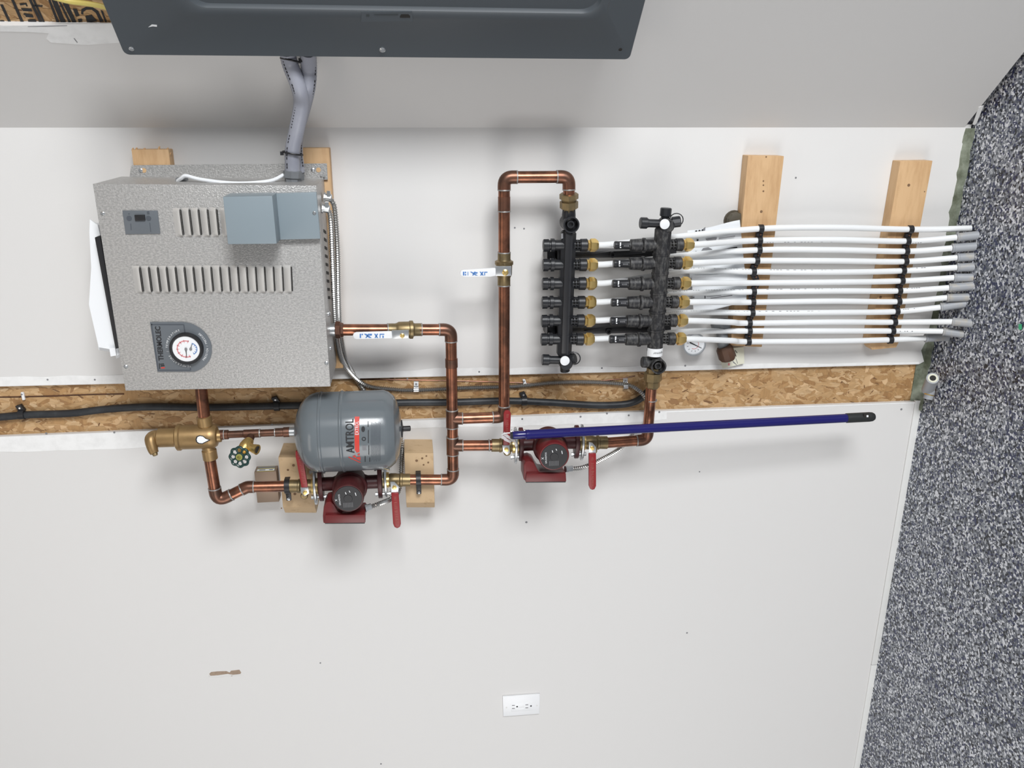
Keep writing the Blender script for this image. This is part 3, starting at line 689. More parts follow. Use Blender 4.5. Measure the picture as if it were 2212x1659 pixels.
for pl in ([(777, 721), (780, 721), (780, 730), (777, 730)], [(781, 721), (784, 721), (784, 724), (781, 724)], [(786, 721), (791, 721), (803, 730), (797, 730)], [(789, 730), (792, 730), (799, 721), (795, 721)], [(799, 721), (804, 721), (803, 725), (797, 725)],
           [(808, 721), (811, 721), (817, 730), (814, 730)], [(814, 721), (817, 721), (812, 730), (809, 730)], [(820, 721), (830, 721), (830, 723), (822, 723), (822, 730), (820, 730)], [(826, 725), (829, 725), (829, 730), (826, 730)]):
    M().px(pl, DA + 0.0456, 0.0006).build('blue_marking', BINK, gp)

# ------------------------------------------------------------------ air separator
sepr = thing('air_separator', 'squat brass air separator with bent vent cap beside the boiler', 'air separator', P(475, 943, DS))
pxlathe((340, 946, DS), (480, 942, DS), [(0, 17), (3, 20.5), (40, 20.5), (41, 25), (44, 29), (50, 29), (53, 26.5), (113, 26.5), (122, 25.5), (129, 21), (131, 14), (138, 13), (140, 8)], 36).build('body', BRASSS, sepr)
def ptube(pts, rs, name, m, parent, n=16, sub=5):
    w_ = [P(*p) for p in pts]; k_ = mpp(w_[0])
    if sub: 
        rr_ = []
        for i in range(len(rs) - 1): rr_ += [rs[i] + (rs[i + 1] - rs[i]) * t / sub for t in range(sub)]
        rr_.append(rs[-1]); w_ = catmull(w_, sub); rs = rr_
    return M().tube(w_, [r * k_ for r in rs], n).build(name, m, parent)
ptube([(345, 945, DS), (332, 944, DS), (326, 951, DS + .01), (330, 970, DS + .02), (334, 979, DS + .024)], [15, 14, 13, 11, 9], 'vent_cap', BRASSS, sepr)
ptube([(333, 976, DS + .022), (336, 984, DS + .027)], [7, 5], 'vent_nipple', BRASSD, sepr, sub=0)
pxlathe((440, 899, DS), (446, 932, DS), [(0, 13.5), (1, 15.5), (20, 15.5), (22, 13.5), (33, 16)], 24).build('upper_port', BRASSS, sepr)
pxlathe((455, 992, DS), (449, 958, DS), [(0, 13.5), (1, 15.5), (20, 15.5), (22, 13.5), (33, 16)], 24).build('lower_port', BRASSS, sepr)
rS = 26.5 * mpp(P(440, 943, DS))
aS = P(440, 942.5, DS)
def on_cyl(u, v, ax, r, off=0.0006):           # point of a vertical cylinder's surface seen at (u, v)
    d = ray(u, v).normalized(); o = CAM - ax; A = d.x ** 2 + d.y ** 2; B = o.x * d.x + o.y * d.y; C = o.x ** 2 + o.y ** 2 - (r + off) ** 2
    D = max(B * B - A * C, 0); return CAM + d * ((-B - math.sqrt(D)) / A)
drop = [(425, 949), (427, 944), (432, 942), (438, 943), (444, 948), (451, 950.5), (444, 954), (437, 957.5), (430, 957), (426, 954)]
for nm, sc, m, of in (('drop_outline', 1.25, INK, 0.0005), ('drop_emblem', 1.0, PAPER, 0.0009)):
    cu_, cv_ = 436, 950
    pl = [on_cyl(cu_ + (u - cu_) * sc, cv_ + (v - cv_) * sc, aS, rS, of) for u, v in drop]
    cc = on_cyl(cu_, cv_, aS, rS, of)
    M().add([cc] + pl, [[0, i + 1, (i + 1) % len(pl) + 1] for i in range(len(pl))]).build(nm, m, sepr)

# ------------------------------------------------------------------ tank feed pipe and expansion tank
DT = 0.16
fp_ = thing('tank_feed_pipe', 'thin tarnished copper pipe between the air separator and the grey tank', 'pipe', P(560, 937, DT))
pxlathe((476, 939.5, DT), (640, 932.5, DT), [(0, 11), (8, 11), (8.5, 8), (160, 8)], 18).build('pipe', COPPERF, fp_)
pxlathe((476, 939.5, DT), (486, 939, DT), [(0, 10), (9, 11), (10, 9)], 12).build('thread_tape', TAPE, fp_)
for u0, u1, r in ((483, 494, 10.5), (526, 562, 9.3), (594, 622, 9.5), (612, 626, 11)):
    v0, v1 = 939.5 - (u0 - 476) * .0427, 939.5 - (u1 - 476) * .0427
    pxlathe((u0, v0, DT), (u1, v1, DT), [(0, r - 1), (1, r), (u1 - u0 - 1, r), (u1 - u0, r - 1)], 18).build('fitting', COPPERF, fp_)
for u in (561, 594): ring_at(P(u, 939.5 - (u - 476) * .0427, DT), Vector((0, 0, -1)), 9.6 * mpp(P(u, 936, DT)), fp_)
tank = thing('expansion_tank', 'glossy grey steel expansion tank with black brand lettering and red stripe', 'tank', P(866, 929, DT))
TAX = P(750, 931, DT); TR = 0.1005; TT, TBm = P(636, 933, DT).z, P(868, 930, DT).z; H = TT - TBm
prof = [(0.0, 0.012), (0.003, 0.03), (0.010, 0.055), (0.020, 0.075), (0.032, 0.089), (0.045, 0.097), (0.058, TR)]
prof += [(0.066, TR), (0.068, TR + 0.0018), (0.072, TR + 0.0018), (0.074, TR), (0.116, TR), (0.119, TR + 0.0022), (0.122, TR + 0.0022), (0.125, TR)]
prof += [(H - 0.042, TR), (H - 0.030, 0.096), (H - 0.017, 0.085), (H - 0.008, 0.065), (H - 0.002, 0.035), (H, 0.018)]
TOPT = Vector((TAX.x, TAX.y, TT))
M().lathe(TOPT, Vector((0, 0, -1)), prof, 64).build('shell', TANKG, tank, smooth=24)
pxlathe((622, 933.3, DT), (641, 932.8, DT), [(0, 10.5), (17, 10.5), (19, 12)], 14).build('threaded_nipple', CHROME, tank)
M().lathe(Vector((TAX.x, TAX.y, TBm)), Vector((0, 0, -1)), [(-0.004, 0.024), (0.002, 0.022), (0.003, 0.012), (0.004, 0.007), (0.021, 0.007), (0.0225, 0.005)], 20).build('air_valve', BLACK, tank)
def flat(p): return Vector((TAX.x + TR * math.atan2(p.x - TAX.x, -(p.y - TAX.y)), TAX.y - TR, p.z))
def roll(p):
    a = (p.x - TAX.x) / TR; r = TR + 0.0007 + (TAX.y - TR - p.y); return Vector((TAX.x + r * math.sin(a), TAX.y - r * math.cos(a), p.z))
def tk(u, v): return flat(on_cyl(u, v, TAX, TR, 0))
text(tank, 'AMTROL', tk(765.5, 978), tk(763.5, 905), INK, 'brand_lettering', ysc=1.28, wrap=roll, bold=0.012)
def strip_on_tank(u0, u1, v0, v1, nm, m, off=0.0, n=10):
    a, b, c_, d_ = tk(u0, v0), tk(u1, v0), tk(u1, v1), tk(u0, v1); mm = M(); vs = []
    for i in range(n + 1):
        t = i / n; vs += [roll(a.lerp(d_, t) + OUT * off), roll(b.lerp(c_, t) + OUT * off)]
    return mm.add(vs, [[2 * i, 2 * i + 1, 2 * i + 3, 2 * i + 2] for i in range(n)]).build(nm, m, tank)
def poly_on_tank(pts, nm, m, off=0.0):
    w_ = [roll(tk(u, v) + OUT * off) for u, v in pts]; return M().add(w_, [list(range(len(w_)))]).build(nm, m, tank)
strip_on_tank(766.5, 776.5, 900, 973, 'red_stripe', RINK)
poly_on_tank([(768, 973), (777, 973), (776, 976.5), (770, 977.5)], 'red_stripe', RINK)
text(tank, 'EXTROL', tk(774.8, 939), tk(774.4, 910), WINK, 'stripe_lettering', ysc=1.35, wrap=lambda p: roll(p + OUT * 0.0005))
for pl in ([(752.5, 988), (753.5, 986), (780, 998.5), (777.5, 999.3)], [(761, 985.5), (767, 982.5), (769.5, 988), (769.5, 990)], [(772, 981), (777, 979), (777.5, 983.5), (773, 983.5)], [(770, 990.5), (770.5, 987), (778.5, 986.5), (778.5, 994.5)]):
    poly_on_tank(pl, 'red_logo', RINK)
poly_on_tank([(784.5 + 4 * math.cos(a), 927 + 6.2 * math.sin(a)) for a in [2 * math.pi * i / 14 for i in range(14)]], 'approval_mark', INK)
M().add([roll(tk(786 + r * math.cos(a), 948 + r * 0.95 * math.sin(a))) for a in [2 * math.pi * i / 16 for i in range(16)] for r in (4.6, 2.8)], [[2 * i, 2 * i + 1, (2 * i + 3) % 32, (2 * i + 2) % 32] for i in range(16)]).build('approval_mark', INK, tank)
poly_on_tank([(782.5, 962), (791, 962), (791.5, 972), (783, 972)], 'approval_mark', INKG)
for u, v0, v1 in ((794.5, 910, 922), (795, 929, 957), (796, 962, 982), (788, 985, 997), (798, 988, 997)): strip_on_tank(u, u + 1.6, v0, v1, 'small_print', INK, n=5)
for i in range(8): strip_on_tank(802 + i * 2.7, 803.1 + i * 2.7, 912 + (i % 3), 996 - (i % 2) * 2, 'small_print', BADGED, n=10)

# ------------------------------------------------------------------ drain valve on the feed pipe
dv = thing('drain_valve', 'brass drain valve with green spoked handwheel on the thin copper pipe', 'valve', P(540, 985, DT + .04))
ptube([(544, 938, DT), (538, 952, DT + .02)], [8.5, 8.5], 'branch_pipe', COPPERF, dv, sub=0)
ptube([(539, 951, DT + .018), (535, 957, DT + .027), (530, 964, DT + .036), (524, 974, DT + .047), (520, 982, DT + .06)], [9.5, 12, 13, 12, 8], 'valve_body', BRASSB, dv)
ptube([(533, 960, DT + .035), (542, 966, DT + .045), (548, 969, DT + .05), (556, 971.5, DT + .055)], [9, 8, 10, 11.5], 'spout', BRASSB, dv)
ptube([(555.5, 971.3, DT + .0552), (556.4, 971.6, DT + .0556)], [8, 8], 'spout_bore', SLOT, dv, sub=0)
hc = P(518, 987, DT + .075); hk = mpp(hc); hx, hz = Vector((1, 0.25, 0)).normalized(), Vector((0, 0.15, 1)).normalized()
ringp = [hc + (hx * math.cos(a) + hz * math.sin(a)) * hk * (20.3 + 1.3 * math.cos(8 * a)) for a in [2 * math.pi * i / 64 for i in range(65)]]
hw = M().tube(ringp, 3.0 * hk, 8).build('handwheel_rim', GREENW, dv)
for i in range(8):
    a = 2 * math.pi * (i + 0.5) / 8; dvec = hx * math.cos(a) + hz * math.sin(a)
    M().tube([hc + dvec * 7 * hk, hc + dvec * 20 * hk], 2.2 * hk, 6).build('spoke', GREENW, hw)
hn = hx.cross(hz).normalized(); hn = hn if hn.y < 0 else -hn
M().lathe(hc - hn * 0.004, hn, [(0, 10 * hk), (0.007, 10 * hk), (0.008, 9 * hk)], 20).build('hub', GREENW, hw)
M().lathe(hc + hn * 0.003, hn, [(0, 7 * hk), (0.002, 7 * hk), (0.0022, 4.5 * hk), (0.006, 3.6 * hk)], 16).build('centre_label', OLIVEY, hw)
M().lathe(hc + hn * 0.005, hn, [(0, 3.6 * hk), (0.004, 3.2 * hk)], 10).build('stem_screw', BRASSB, hw)
M().tube([P(521, 981, DT + .06), hc], 4 * hk, 10).build('stem', BRASSB, dv)

# ------------------------------------------------------------------ mounting blocks and carton behind the pumps
def block(us, ue, vr, vf, vl, d, label, knots, nm='mounting_block', m=PINEL):
    t = thing(nm, label, 'wood block', P((us + ue) / 2, vf, 0)); rings = []
    for u, du in ((us, 5), (ue, 5)):
        a, b, c_ = P(u, vr, d), P(u + du, vf, d), P(u + du + 2, vl, d - 0.022); z = a.z
        rings.append([Vector((a.x, 0, z)), Vector((a.x, -d, z)), Vector((b.x, -d, z)), Vector((c_.x, -d + 0.022, z)), Vector((c_.x, 0, z))])
    M().loft(rings).build('block_body', m, t, bevel=0.002)
    for u, v, r in knots: ylathe(u, v, d, [(-0.001, r), (0.0004, r)], 12).build('knot', KNOT, t)
    return t
DBk = 0.098
block(601, 672, 988, 1096, 1108, DBk, 'pale lumber block behind the left pump clamp and half behind the tank', ((622, 1015, 2.5), (634, 1005, 3), (637, 1067, 3), (619, 1068, 2.5), (608, 1098, 1.5)))
block(873, 936, 979, 1086, 1096, DBk, 'pale stained lumber block behind the right pump clamp below the tank', ((900, 995, 3), (912, 990, 2.5), (921, 985, 2), (925, 999, 2.2), (908, 1064, 1.8), (915, 1004, 2)))
cb = P(549, 1020, 0.038); cb2 = P(603, 1084, 0.038)
cart = thing('brown_box', 'small brown box with a yellow label fixed beside the lumber block', 'box', Vector(((cb.x + cb2.x) / 2, 0, cb2.z)))
M().wbox(cb2.x, cb.x, -0.038, -0.0005, cb2.z, cb.z).build('box_body', CARTON, cart, bevel=0.0015)
lx = cb.x + 0.0004
for y0, y1, m in ((-0.036, -0.004, YELLOWP), (-0.034, -0.022, PAPER), (-0.017, -0.006, INKG)):
    M().wbox(lx - 0.0006, lx + (0.0002 if m is YELLOWP else 0.0005), y0, y1, cb2.z + 0.006, cb.z - 0.006).build('label_print', m, cart)
M().wbox(lx, lx + 0.0007, -0.030, -0.026, cb2.z + 0.03, cb.z - 0.012).build('label_print', INK, cart)
M().wbox(lx, lx + 0.0007, -0.030, -0.026, cb2.z + 0.01, cb2.z + 0.02).build('label_print', INK, cart)

def clamp(u, v, d, dv_, label):
    t = thing('pipe_clamp', label, 'pipe clamp', P(u, v, d)); c_ = P(u, v, d)
    pts = []
    for i in range(13):
        a = math.radians(-90 + 180 * i / 12); pts.append(c_ + Vector((math.sin(a) * 0.0165, -math.cos(a) * 0.0165, 0)))
    pts = [pts[0] + Vector((-0.0, 0.014, 0))] + pts + [pts[-1] + Vector((0, 0.014, 0))]
    mm = M()
    w_ = Vector((0, 0, 0.0065))
    rings = [[p + w_, p - w_, p - w_ + (p - c_).normalized() * 0.003, p + w_ + (p - c_).normalized() * 0.003] for p in pts]
    mm.loft(rings).build('strap', BLACK, t)
    e = P(u + 1, v + dv_, d - 0.004)
    M().box(Vector(((e.x + c_.x - 0.0165) / 2, e.y, c_.z)), Vector((abs(e.x - c_.x + 0.0165) / 2 + 0.006, 0, 0)), Vector((0, 0.003, 0)), Vector((0, 0, 0.0065))).build('clamp_ear', BLACK, t, bevel=0.0015)
    M().lathe(Vector((e.x - 0.001, e.y - 0.003, c_.z)), OUT, [(0, 0.0045), (0.003, 0.004), (0.004, 0.002)], 10).build('clamp_screw', CHROME, t)
clamp(621, 1050, 0.145, 26, 'black pipe clamp with screw on the copper pipe left of the tank pump')
clamp(904, 1036, DA, 26, 'black pipe clamp with screw on the copper pipe over the stained block')

# ------------------------------------------------------------------ pumps
def oval_flange(c_, hx_, hy_, th, name, m, parent):
    pts = []
    for i in range(24):
        a = 2 * math.pi * i / 24; ca, sa = math.cos(a), math.sin(a)
        x = hx_ * math.copysign(abs(ca) ** 1.25, ca); y = hy_ * math.copysign(abs(sa) ** 0.9, sa)
        pts.append((x, y))
    return M().prism([c_ + Vector((x, y, th / 2)) for x, y in pts], (0, 0, -th)).build(name, m, parent, bevel=0.0012)
def bolt(p, L, parent):
    M().lathe(p + Vector((0, 0, L / 2)), Vector((0, 0, -1)), [(0, 0.0055), (0.005, 0.0055), (0.0052, 0.0035), (L - 0.0052, 0.0035), (L - 0.005, 0.0055), (L, 0.0055)], 6).build('bolt', CHROME, parent)
def pump(u, v, d, ul, ur, label, tb, txt, bright):
    t = thing('circulator_pump', label, 'pump', P(u, v, d)); c_ = P(u, v, d); k_ = mpp(c_)
    fl_, fr_ = P(ul, v, d), P(ur, v, d)
    zl, zr = fl_.z, fr_.z
    M().lathe(Vector((c_.x, c_.y, zl)), Vector((0, 0, -1)), [(0, 15 * k_), ((zl - zr) * .22, 15 * k_), ((zl - zr) * .34, 21 * k_), ((zl - zr) * .66, 21 * k_), ((zl - zr) * .78, 15 * k_), (zl - zr, 15 * k_)], 24).build('volute', PUMPR, t)
    for z, s_ in ((zl, 1), (zr, -1)):
        oval_flange(Vector((c_.x, c_.y, z - s_ * 0.005)), 0.047, 0.026, 0.0105, 'pump_flange', PUMPR, t)
        for sx in (-1, 1): bolt(Vector((c_.x + sx * 0.036, c_.y, z + s_ * 0.002)), 0.04, t)
    M().lathe(c_ + Vector((0, 0.03, 0)), OUT, [(0, 24 * k_), (0.012, 33 * k_), (0.045, 37 * k_), (0.062, 37 * k_), (0.066, 34 * k_)], 40).build('pump_housing', PUMPR, t)
    mo = M().lathe(c_ + OUT * 0.03, OUT, [(0, 33.5 * k_), (0.055, 32.5 * k_), (0.060, 30.5 * k_), (0.0605, 28.5 * k_)], 40).build('motor_can', bright, t)
    f = c_ + OUT * 0.0906
    pl = M().lathe(f, OUT, [(0, 28.5 * k_), (0.0012, 28.0 * k_), (0.0012, 0.0001)], 40).build('nameplate', BLACK, mo)
    fz = f + OUT * 0.0014
    text(mo, 'GRUNDFOS', fz + Vector((-14 * k_, 0, 15.5 * k_)), fz + Vector((11 * k_, 0, 16.5 * k_)), WINK, 'plate_lettering', ysc=1.0)
    text(mo, 'X', fz + Vector((-4.5 * k_, 0, 22 * k_)), fz + Vector((0.5 * k_, 0, 22.2 * k_)), WINK, 'plate_mark')
    for a_, b_, L in ((6, -16, 7), (14, -4, 4), (10, 4, 5)):
        o_ = fz + Vector((a_ * k_, 0, b_ * k_)); M().prism([o_, o_ + Vector((L * k_, 0, 1.5 * k_)), o_ + Vector((L * k_, 0, 0)), o_ + Vector((0, 0, -1.5 * k_))], OUT * 0.0002).build('plate_mark', WINK, mo)
    for i in range(7):
        o_ = fz + Vector((-20 * k_, 0, (10 - i * 3) * k_)); M().prism([o_, o_ + Vector((11 * k_, 0, 0)), o_ + Vector((11 * k_, 0, -0.8 * k_)), o_ + Vector((0, 0, -0.8 * k_))], OUT * 0.0002).build('plate_small_print', INKG, mo)
    M().lathe(fz, OUT, [(0, 9 * k_), (0.001, 8.5 * k_)], 20).build('vent_screw', BLACK, mo)
    bx_ = M().px(tb, d + 0.062, 0.06).build('terminal_box', PUMPB, t, bevel=0.004)
    us = [p[0] for p in tb]; vb = max(p[1] for p in tb)
    M().px([(min(us) + 6, vb - 18), (max(us) - 0.5, vb - 19.5), (max(us) + 0.5, vb - 1.5), (min(us) + 4, vb - 0.5)], d + 0.070, 0.02).build('box_cover', PUMPB, bx_, bevel=0.0022)
    M().px([(min(us) + 5, vb - 1.5), (max(us) - 1, vb - 2.5), (max(us) - 1, vb + 0.2), (min(us) + 5, vb + 0.7)], d + 0.06, 0.056).build('box_gasket', BLACK, bx_)
    return t
pump(1185, 957, DC, 1121, 1249, 'red circulator pump with black nameplate behind the hanging blue pole',
     [(1131, 1005), (1135, 998), (1145, 996), (1154, 1000), (1161, 1013), (1166, 1021), (1180, 1023), (1222, 1022), (1223, 1041), (1137, 1042), (1131, 1036)], 1, PUMPB)
pump(757, 1043, 0.14, 689, 825, 'red circulator pump with black nameplate just beside the grey tank',
     [(699, 1096), (705, 1085), (714, 1083), (722, 1090), (730, 1105), (740, 1110), (789, 1107), (789, 1128), (698, 1131), (697, 1115)], 2, PUMPR)

def iso_valve(uo, ui, v, d, plate, grip, piv, label, s):
    """brass flanged isolation valve between outer end uo and pump flange ui; s=+1 when the pump lies to the right"""
    t = thing('isolation_valve', label, 'valve', P(uo, v, d)); L = abs(ui - uo)
    pxlathe((uo, v, d), (ui, v, d), [(0, 14), (L * .28, 14), (L * .3, 15.5), (L * .36, 15.5), (L * .4, 13.5), (L * .55, 15), (L * .72, 15), (L * .8, 13), (L * .93, 13), (L * .94, 18), (L, 18)], 20).build('valve_body', BRASSD, t)
    c_ = P(ui, v, d); ax = Vector((0, 0, -1)) * s
    oval_flange(c_ - ax * 0.007, 0.051, 0.028, 0.006, 'swivel_flange', CHROME, t)
    M().lathe(c_ - ax * 0.016, ax, [(0, 0.020), (0.006, 0.0205), (0.016, 0.0215)], 24).build('flange_collar', BRASSB, t)
    k_ = mpp(P(uo, v, d))
    ylathe(piv[0], piv[1], d + 0.014, [(0, 8), (0.02, 8), (0.022, 6)], 14).build('stem_boss', BRASSD, t)
    lp = M().px(plate, d + 0.044, 0.003).build('lever_plate', CHROME, t, bevel=0.0008)
    ylathe(piv[0], piv[1], d + 0.044, [(0, 5), (0.003, 5), (0.0035, 2.5), (0.006, 2.5)], 8).build('lever_nut', BRASSB, lp)
    gu = [p[0] for p in grip]; gv = [p[1] for p in grip]
    gr = M().px(grip, d + 0.048, 0.008).build('lever_grip', LEVERR, t, bevel=0.0025)
    cu = (min(gu) + max(gu)) / 2; v0, v1 = min(gv) + 8, max(gv) - 8; mk = M(); lean = (sum(p[0] for p in grip if p[1] > (v0 + v1) / 2) / max(1, len([1 for p in grip if p[1] > (v0 + v1) / 2])) - sum(p[0] for p in grip if p[1] <= (v0 + v1) / 2) / max(1, len([1 for p in grip if p[1] <= (v0 + v1) / 2]))) / (max(gv) - min(gv))
    n_ = int((v1 - v0) / 3.0)
    for i in range(n_):
        if i in (3, 9, 13): continue
        v_ = v0 + (v1 - v0) * i / n_; uc = cu + lean * (v_ - (v0 + v1) / 2) * 1.1; w_ = random.uniform(2.0, 3.4)
        mk.px([(uc - w_, v_), (uc + w_, v_ + random.uniform(-1.2, 1.2)), (uc + w_, v_ + 1.3), (uc - w_, v_ + 1.5)], d + 0.0486, 0.0008)
    mk.build('raised_lettering', LEVERL, gr)
    return t
iso_valve(1062, 1119, 962, DC, [(1085, 962), (1101, 962), (1101, 979), (1095, 983), (1086, 975)], [(1087, 962), (1088, 893), (1091, 888), (1096, 887), (1101, 888), (1104, 894), (1101, 962)], (1094, 971),
          'brass isolation valve whose red lever has the blue pole tied on', 1)
iso_valve(1311, 1251, 956, DC, [(1272, 955), (1280, 957), (1288, 966), (1287, 981), (1273, 981)], [(1272, 980), (1288, 980), (1288, 1050), (1285, 1057), (1280, 1059), (1275, 1057), (1272, 1050)], (1279, 968),
          'brass isolation valve with red lever under the bottom of the blue-pole pump', -1)
iso_valve(626, 687, 1050, 0.145, [(649, 1053), (666, 1053), (668, 1066), (658, 1072), (650, 1065)], [(651, 1054), (638, 985), (638, 975), (650, 972), (654, 985), (665, 1053)], (659, 1064),
          'brass isolation valve with red lever partly hidden behind the tank', 1)
iso_valve(886, 827, 1037, 0.13, [(843, 1041), (852, 1041), (862, 1051), (860, 1066), (845, 1067)], [(845, 1066), (861, 1065), (866, 1132), (864, 1139), (858, 1142), (852, 1139), (849, 1132)], (852, 1053),
          'brass isolation valve with red lever hanging free past the tank pump', -1)

# ------------------------------------------------------------------ blue pole tied to the valve lever
pole = thing('extension_pole', 'glossy blue extension pole with black grip hanging from the valve lever', 'pole', P(1890, 900, 0.215))
A_, B_ = P(1106, 940.5, 0.205), P(1832, 903, 0.150); ax = (B_ - A_); kq = mpp(A_)
M().lathe(A_, ax, [(0, 8 * kq), (0.002, 9 * kq), (0.034, 9 * kq), (0.036, 10.8 * kq), (0.044, 10.8 * kq), (0.046, 10.2 * kq), (ax.length, 10.2 * kq)], 28).build('tube', POLEB, pole)
M().lathe(A_ - ax.normalized() * 0.004, ax, [(0, 7 * kq), (0.005, 8.6 * kq)], 16).build('thread_tip', BLACK, pole)
E_ = P(1890, 900, 0.148); dxe = (E_ - B_).normalized(); Lg = (E_ - B_).length
M().lathe(B_ - dxe * 0.006, dxe, [(0, 10.6 * kq), (0.001, 11.4 * kq), (Lg * .85, 11.4 * kq), (Lg * .97, 10.6 * kq), (Lg * 1.04, 8 * kq), (Lg * 1.07, 3 * kq)], 24).build('grip', GRIP, pole)
M().px([(1866, 894.5), (1876, 894), (1880, 898), (1876, 902.5), (1866, 902.5)], 0.148 + 0.0138, 0.004).build('hang_hole', SLOT, pole)
M().px([(1872, 897), (1876, 896.8), (1876, 901), (1872, 901.2)], 0.148 + 0.0142, 0.001).build('hole_gap', PAPER, pole)
tie = thing('plastic_tie', 'clear plastic strip and white string holding the pole to the red lever', 'tie', P(1095, 960, 0.19))
M().tube(catmull([P(1108, 935, 0.198), P(1092, 936, 0.192), P(1084, 940, 0.187), P(1092, 944, 0.186), P(1106, 947, 0.192)], 5), 0.0016, 6).build('string', WHITE, tie)
for pl in ([(1085, 938), (1098, 947), (1108, 955), (1114, 966), (1118, 962), (1112, 950), (1100, 942), (1090, 933)], [(1083, 944), (1090, 952), (1102, 957), (1106, 953), (1095, 948), (1088, 941)]):
    M().px(pl, 0.19, 0.0012).build('plastic_strip', CLEAR, tie)

# ------------------------------------------------------------------ manifolds
def cage(A, B, r, parent, m):
    """open lattice collar between A and B"""
    a, b = P(*A), P(*B); d = b - a; k_ = mpp(a); L = d.length; mm = M()
    mm.lathe(a, d, [(0, r * k_), (L * .14, r * k_)], 16); mm.lathe(a + d * 0.43, d, [(0, r * k_), (L * .14, r * k_)], 16); mm.lathe(a + d * 0.86, d, [(0, r * k_), (L * .14, r * k_)], 16)
    x = Vector((0, 1, 0)); y = d.normalized().cross(x)
    for i in range(10):
        an = 2 * math.pi * i / 10 + 0.3; o = (x * math.cos(an) + y * math.sin(an)) * (r - 1) * k_
        mm.tube([a + o, b + o], 1.5 * k_, 4)
    c_ = mm.build('cage_collar', m, parent)
    M().lathe(a, d, [(0, (r - 3.5) * k_), (L, (r - 3.5) * k_)], 12).build('cage_core', SLOT, c_)
def outlet(parent, u0, v0, d, m):
    cage((u0 - 2, v0, d), (u0 + 13, v0, d), 11.5, parent, m)
    pxlathe((u0 + 12, v0, d), (u0 + 28, v0, d), [(0, 11.5), (1, 13.8), (14, 14.2), (16, 12)], 20).build('collar_nut', m, parent)
    pxlathe((u0 + 26, v0, d), (u0 + 51, v0, d), [(0, 11), (2, 12.4), (4, 11), (6, 11), (7, 12.5), (8.5, 14.4), (18, 14.4), (22, 12), (25, 9.5)], 6, 0.5).build('compression_nut', BRASSB, parent)
def spout(parent, A, B, m, rs=9, rc=12.3):
    L = math.hypot(B[0] - A[0], B[1] - A[1])
    pxlathe(A, B, [(0, rc - 1), (1, rc), (14, rc), (15, rs + 1), (17, rs + 1), (17.5, rs), (L, rs)], 12).build('drain_spout', m, parent)
def knob(parent, A, B, r, m, n=10, nm='vent_knob'):
    L = math.hypot(B[0] - A[0], B[1] - A[1]); pxlathe(A, B, [(0, r - 1.5), (1.5, r), (L * .6, r), (L * .65, r * .75), (L, r * .7)], n).build(nm, m, parent)
def strap_ring(parent, u, v, d, r, m):
    c_ = P(u, v, d); k_ = mpp(c_)
    M().tube([c_ + Vector((math.cos(a), 0.25 * math.sin(a), math.sin(a))) * r * k_ for a in [2 * math.pi * i / 18 for i in range(19)]], 1.3 * k_, 6).build('cap_strap', m, parent)
def open_tee(parent, u, v, d, r, m, outm=0.04):
    ylathe(u, v, d, [(-0.02, r - 3), (-0.015, r), (outm, r), (outm, r - 3), (outm - .02, r - 4), (outm - .02, r * .5), (outm - .008, r * .46), (outm - .008, r * .28), (outm - .015, r * .25)], 28).build('open_port', m, parent)

D1, D2 = 0.10, 0.13
m1 = thing('supply_manifold', 'clean black plastic manifold bar with six valve caps and gold nuts', 'manifold', P(1220, 800, D1))
b1t, b1b = P(1228, 498, D1), P(1218, 768, D1); k1 = mpp(b1t)
M().lathe(b1t, b1b - b1t, [(0, 14 * k1), (0.006, 17.5 * k1), ((b1b - b1t).length - 0.006, 17.5 * k1), ((b1b - b1t).length, 14 * k1)], 8, math.pi / 8).build('bar', BLACKM, m1, smooth=20)
M().px([(1222, 500), (1233, 500), (1224, 764), (1213, 764)], D1 + 0.0215, 0.004).build('bar_rib', BLACK, m1, bevel=0.001)
for v in (560, 600, 641, 682, 722):                      # moulded module joints
    u = 1228 - (v - 498) * 0.037; pxlathe((u, v - 1.2, D1), (u, v + 1.2, D1), [(0, 18.2), (2.4, 18.2)], 8, math.pi / 8).build('module_joint', BLACKM, m1)
rows1 = (529.7, 572, 612.5, 653, 692.7, 732.5)
for i, v in enumerate(rows1):
    ub = 1227 - i * 1.5
    pxlathe((1173 - i * .9, v, D1), (ub, v, D1), [(0, 10.5), (1, 12.6), (12, 13), (13, 11), (16, 11), (16.5, 14.4), (24, 14.4), (25, 11.5), (40, 11.3), (46, 14), (54, 14)], 18).build('valve_cap', BLACKM, m1)
    for kk_ in range(-3, 4):                              # grip ribs on the cap
        a = kk_ * 0.42; c_ = P(1179 - i * .9, v, D1); kq_ = mpp(c_)
        M().box(c_ + Vector((math.sin(a), -math.cos(a), 0)) * 13.1 * kq_, Vector((0, 0, 5.5 * kq_)), Vector((math.cos(a), math.sin(a), 0)) * 1.2 * kq_, Vector((math.sin(a), -math.cos(a), 0)) * 0.8 * kq_).build('grip_rib', BLACKM, m1)
    outlet(m1, 1241 - i * 1.75, v, D1, BLACKM)
open_tee(m1, 1228, 481, D1 - .012, 17.5, BLACKM)
pxlathe((1229, 452, D1 + .005), (1228.5, 475, D1), [(0, 14), (12, 15), (23, 15)], 20).build('neck', BLACKM, m1)
pxlathe((1229, 418, DB), (1229, 457, 0.105), [(0, 15), (1, 20.5), (11, 20.5), (12, 16), (16, 15.5), (17, 20), (31, 20), (32, 14), (39, 13.5)], 8, 0.2).build('union_nuts', BRASSD, m1)
M().px([(1212, 505), (1216.5, 504), (1216.5, 515), (1212, 516)], D1 + 0.014, 0.002).build('grey_sticker', INKG, m1)
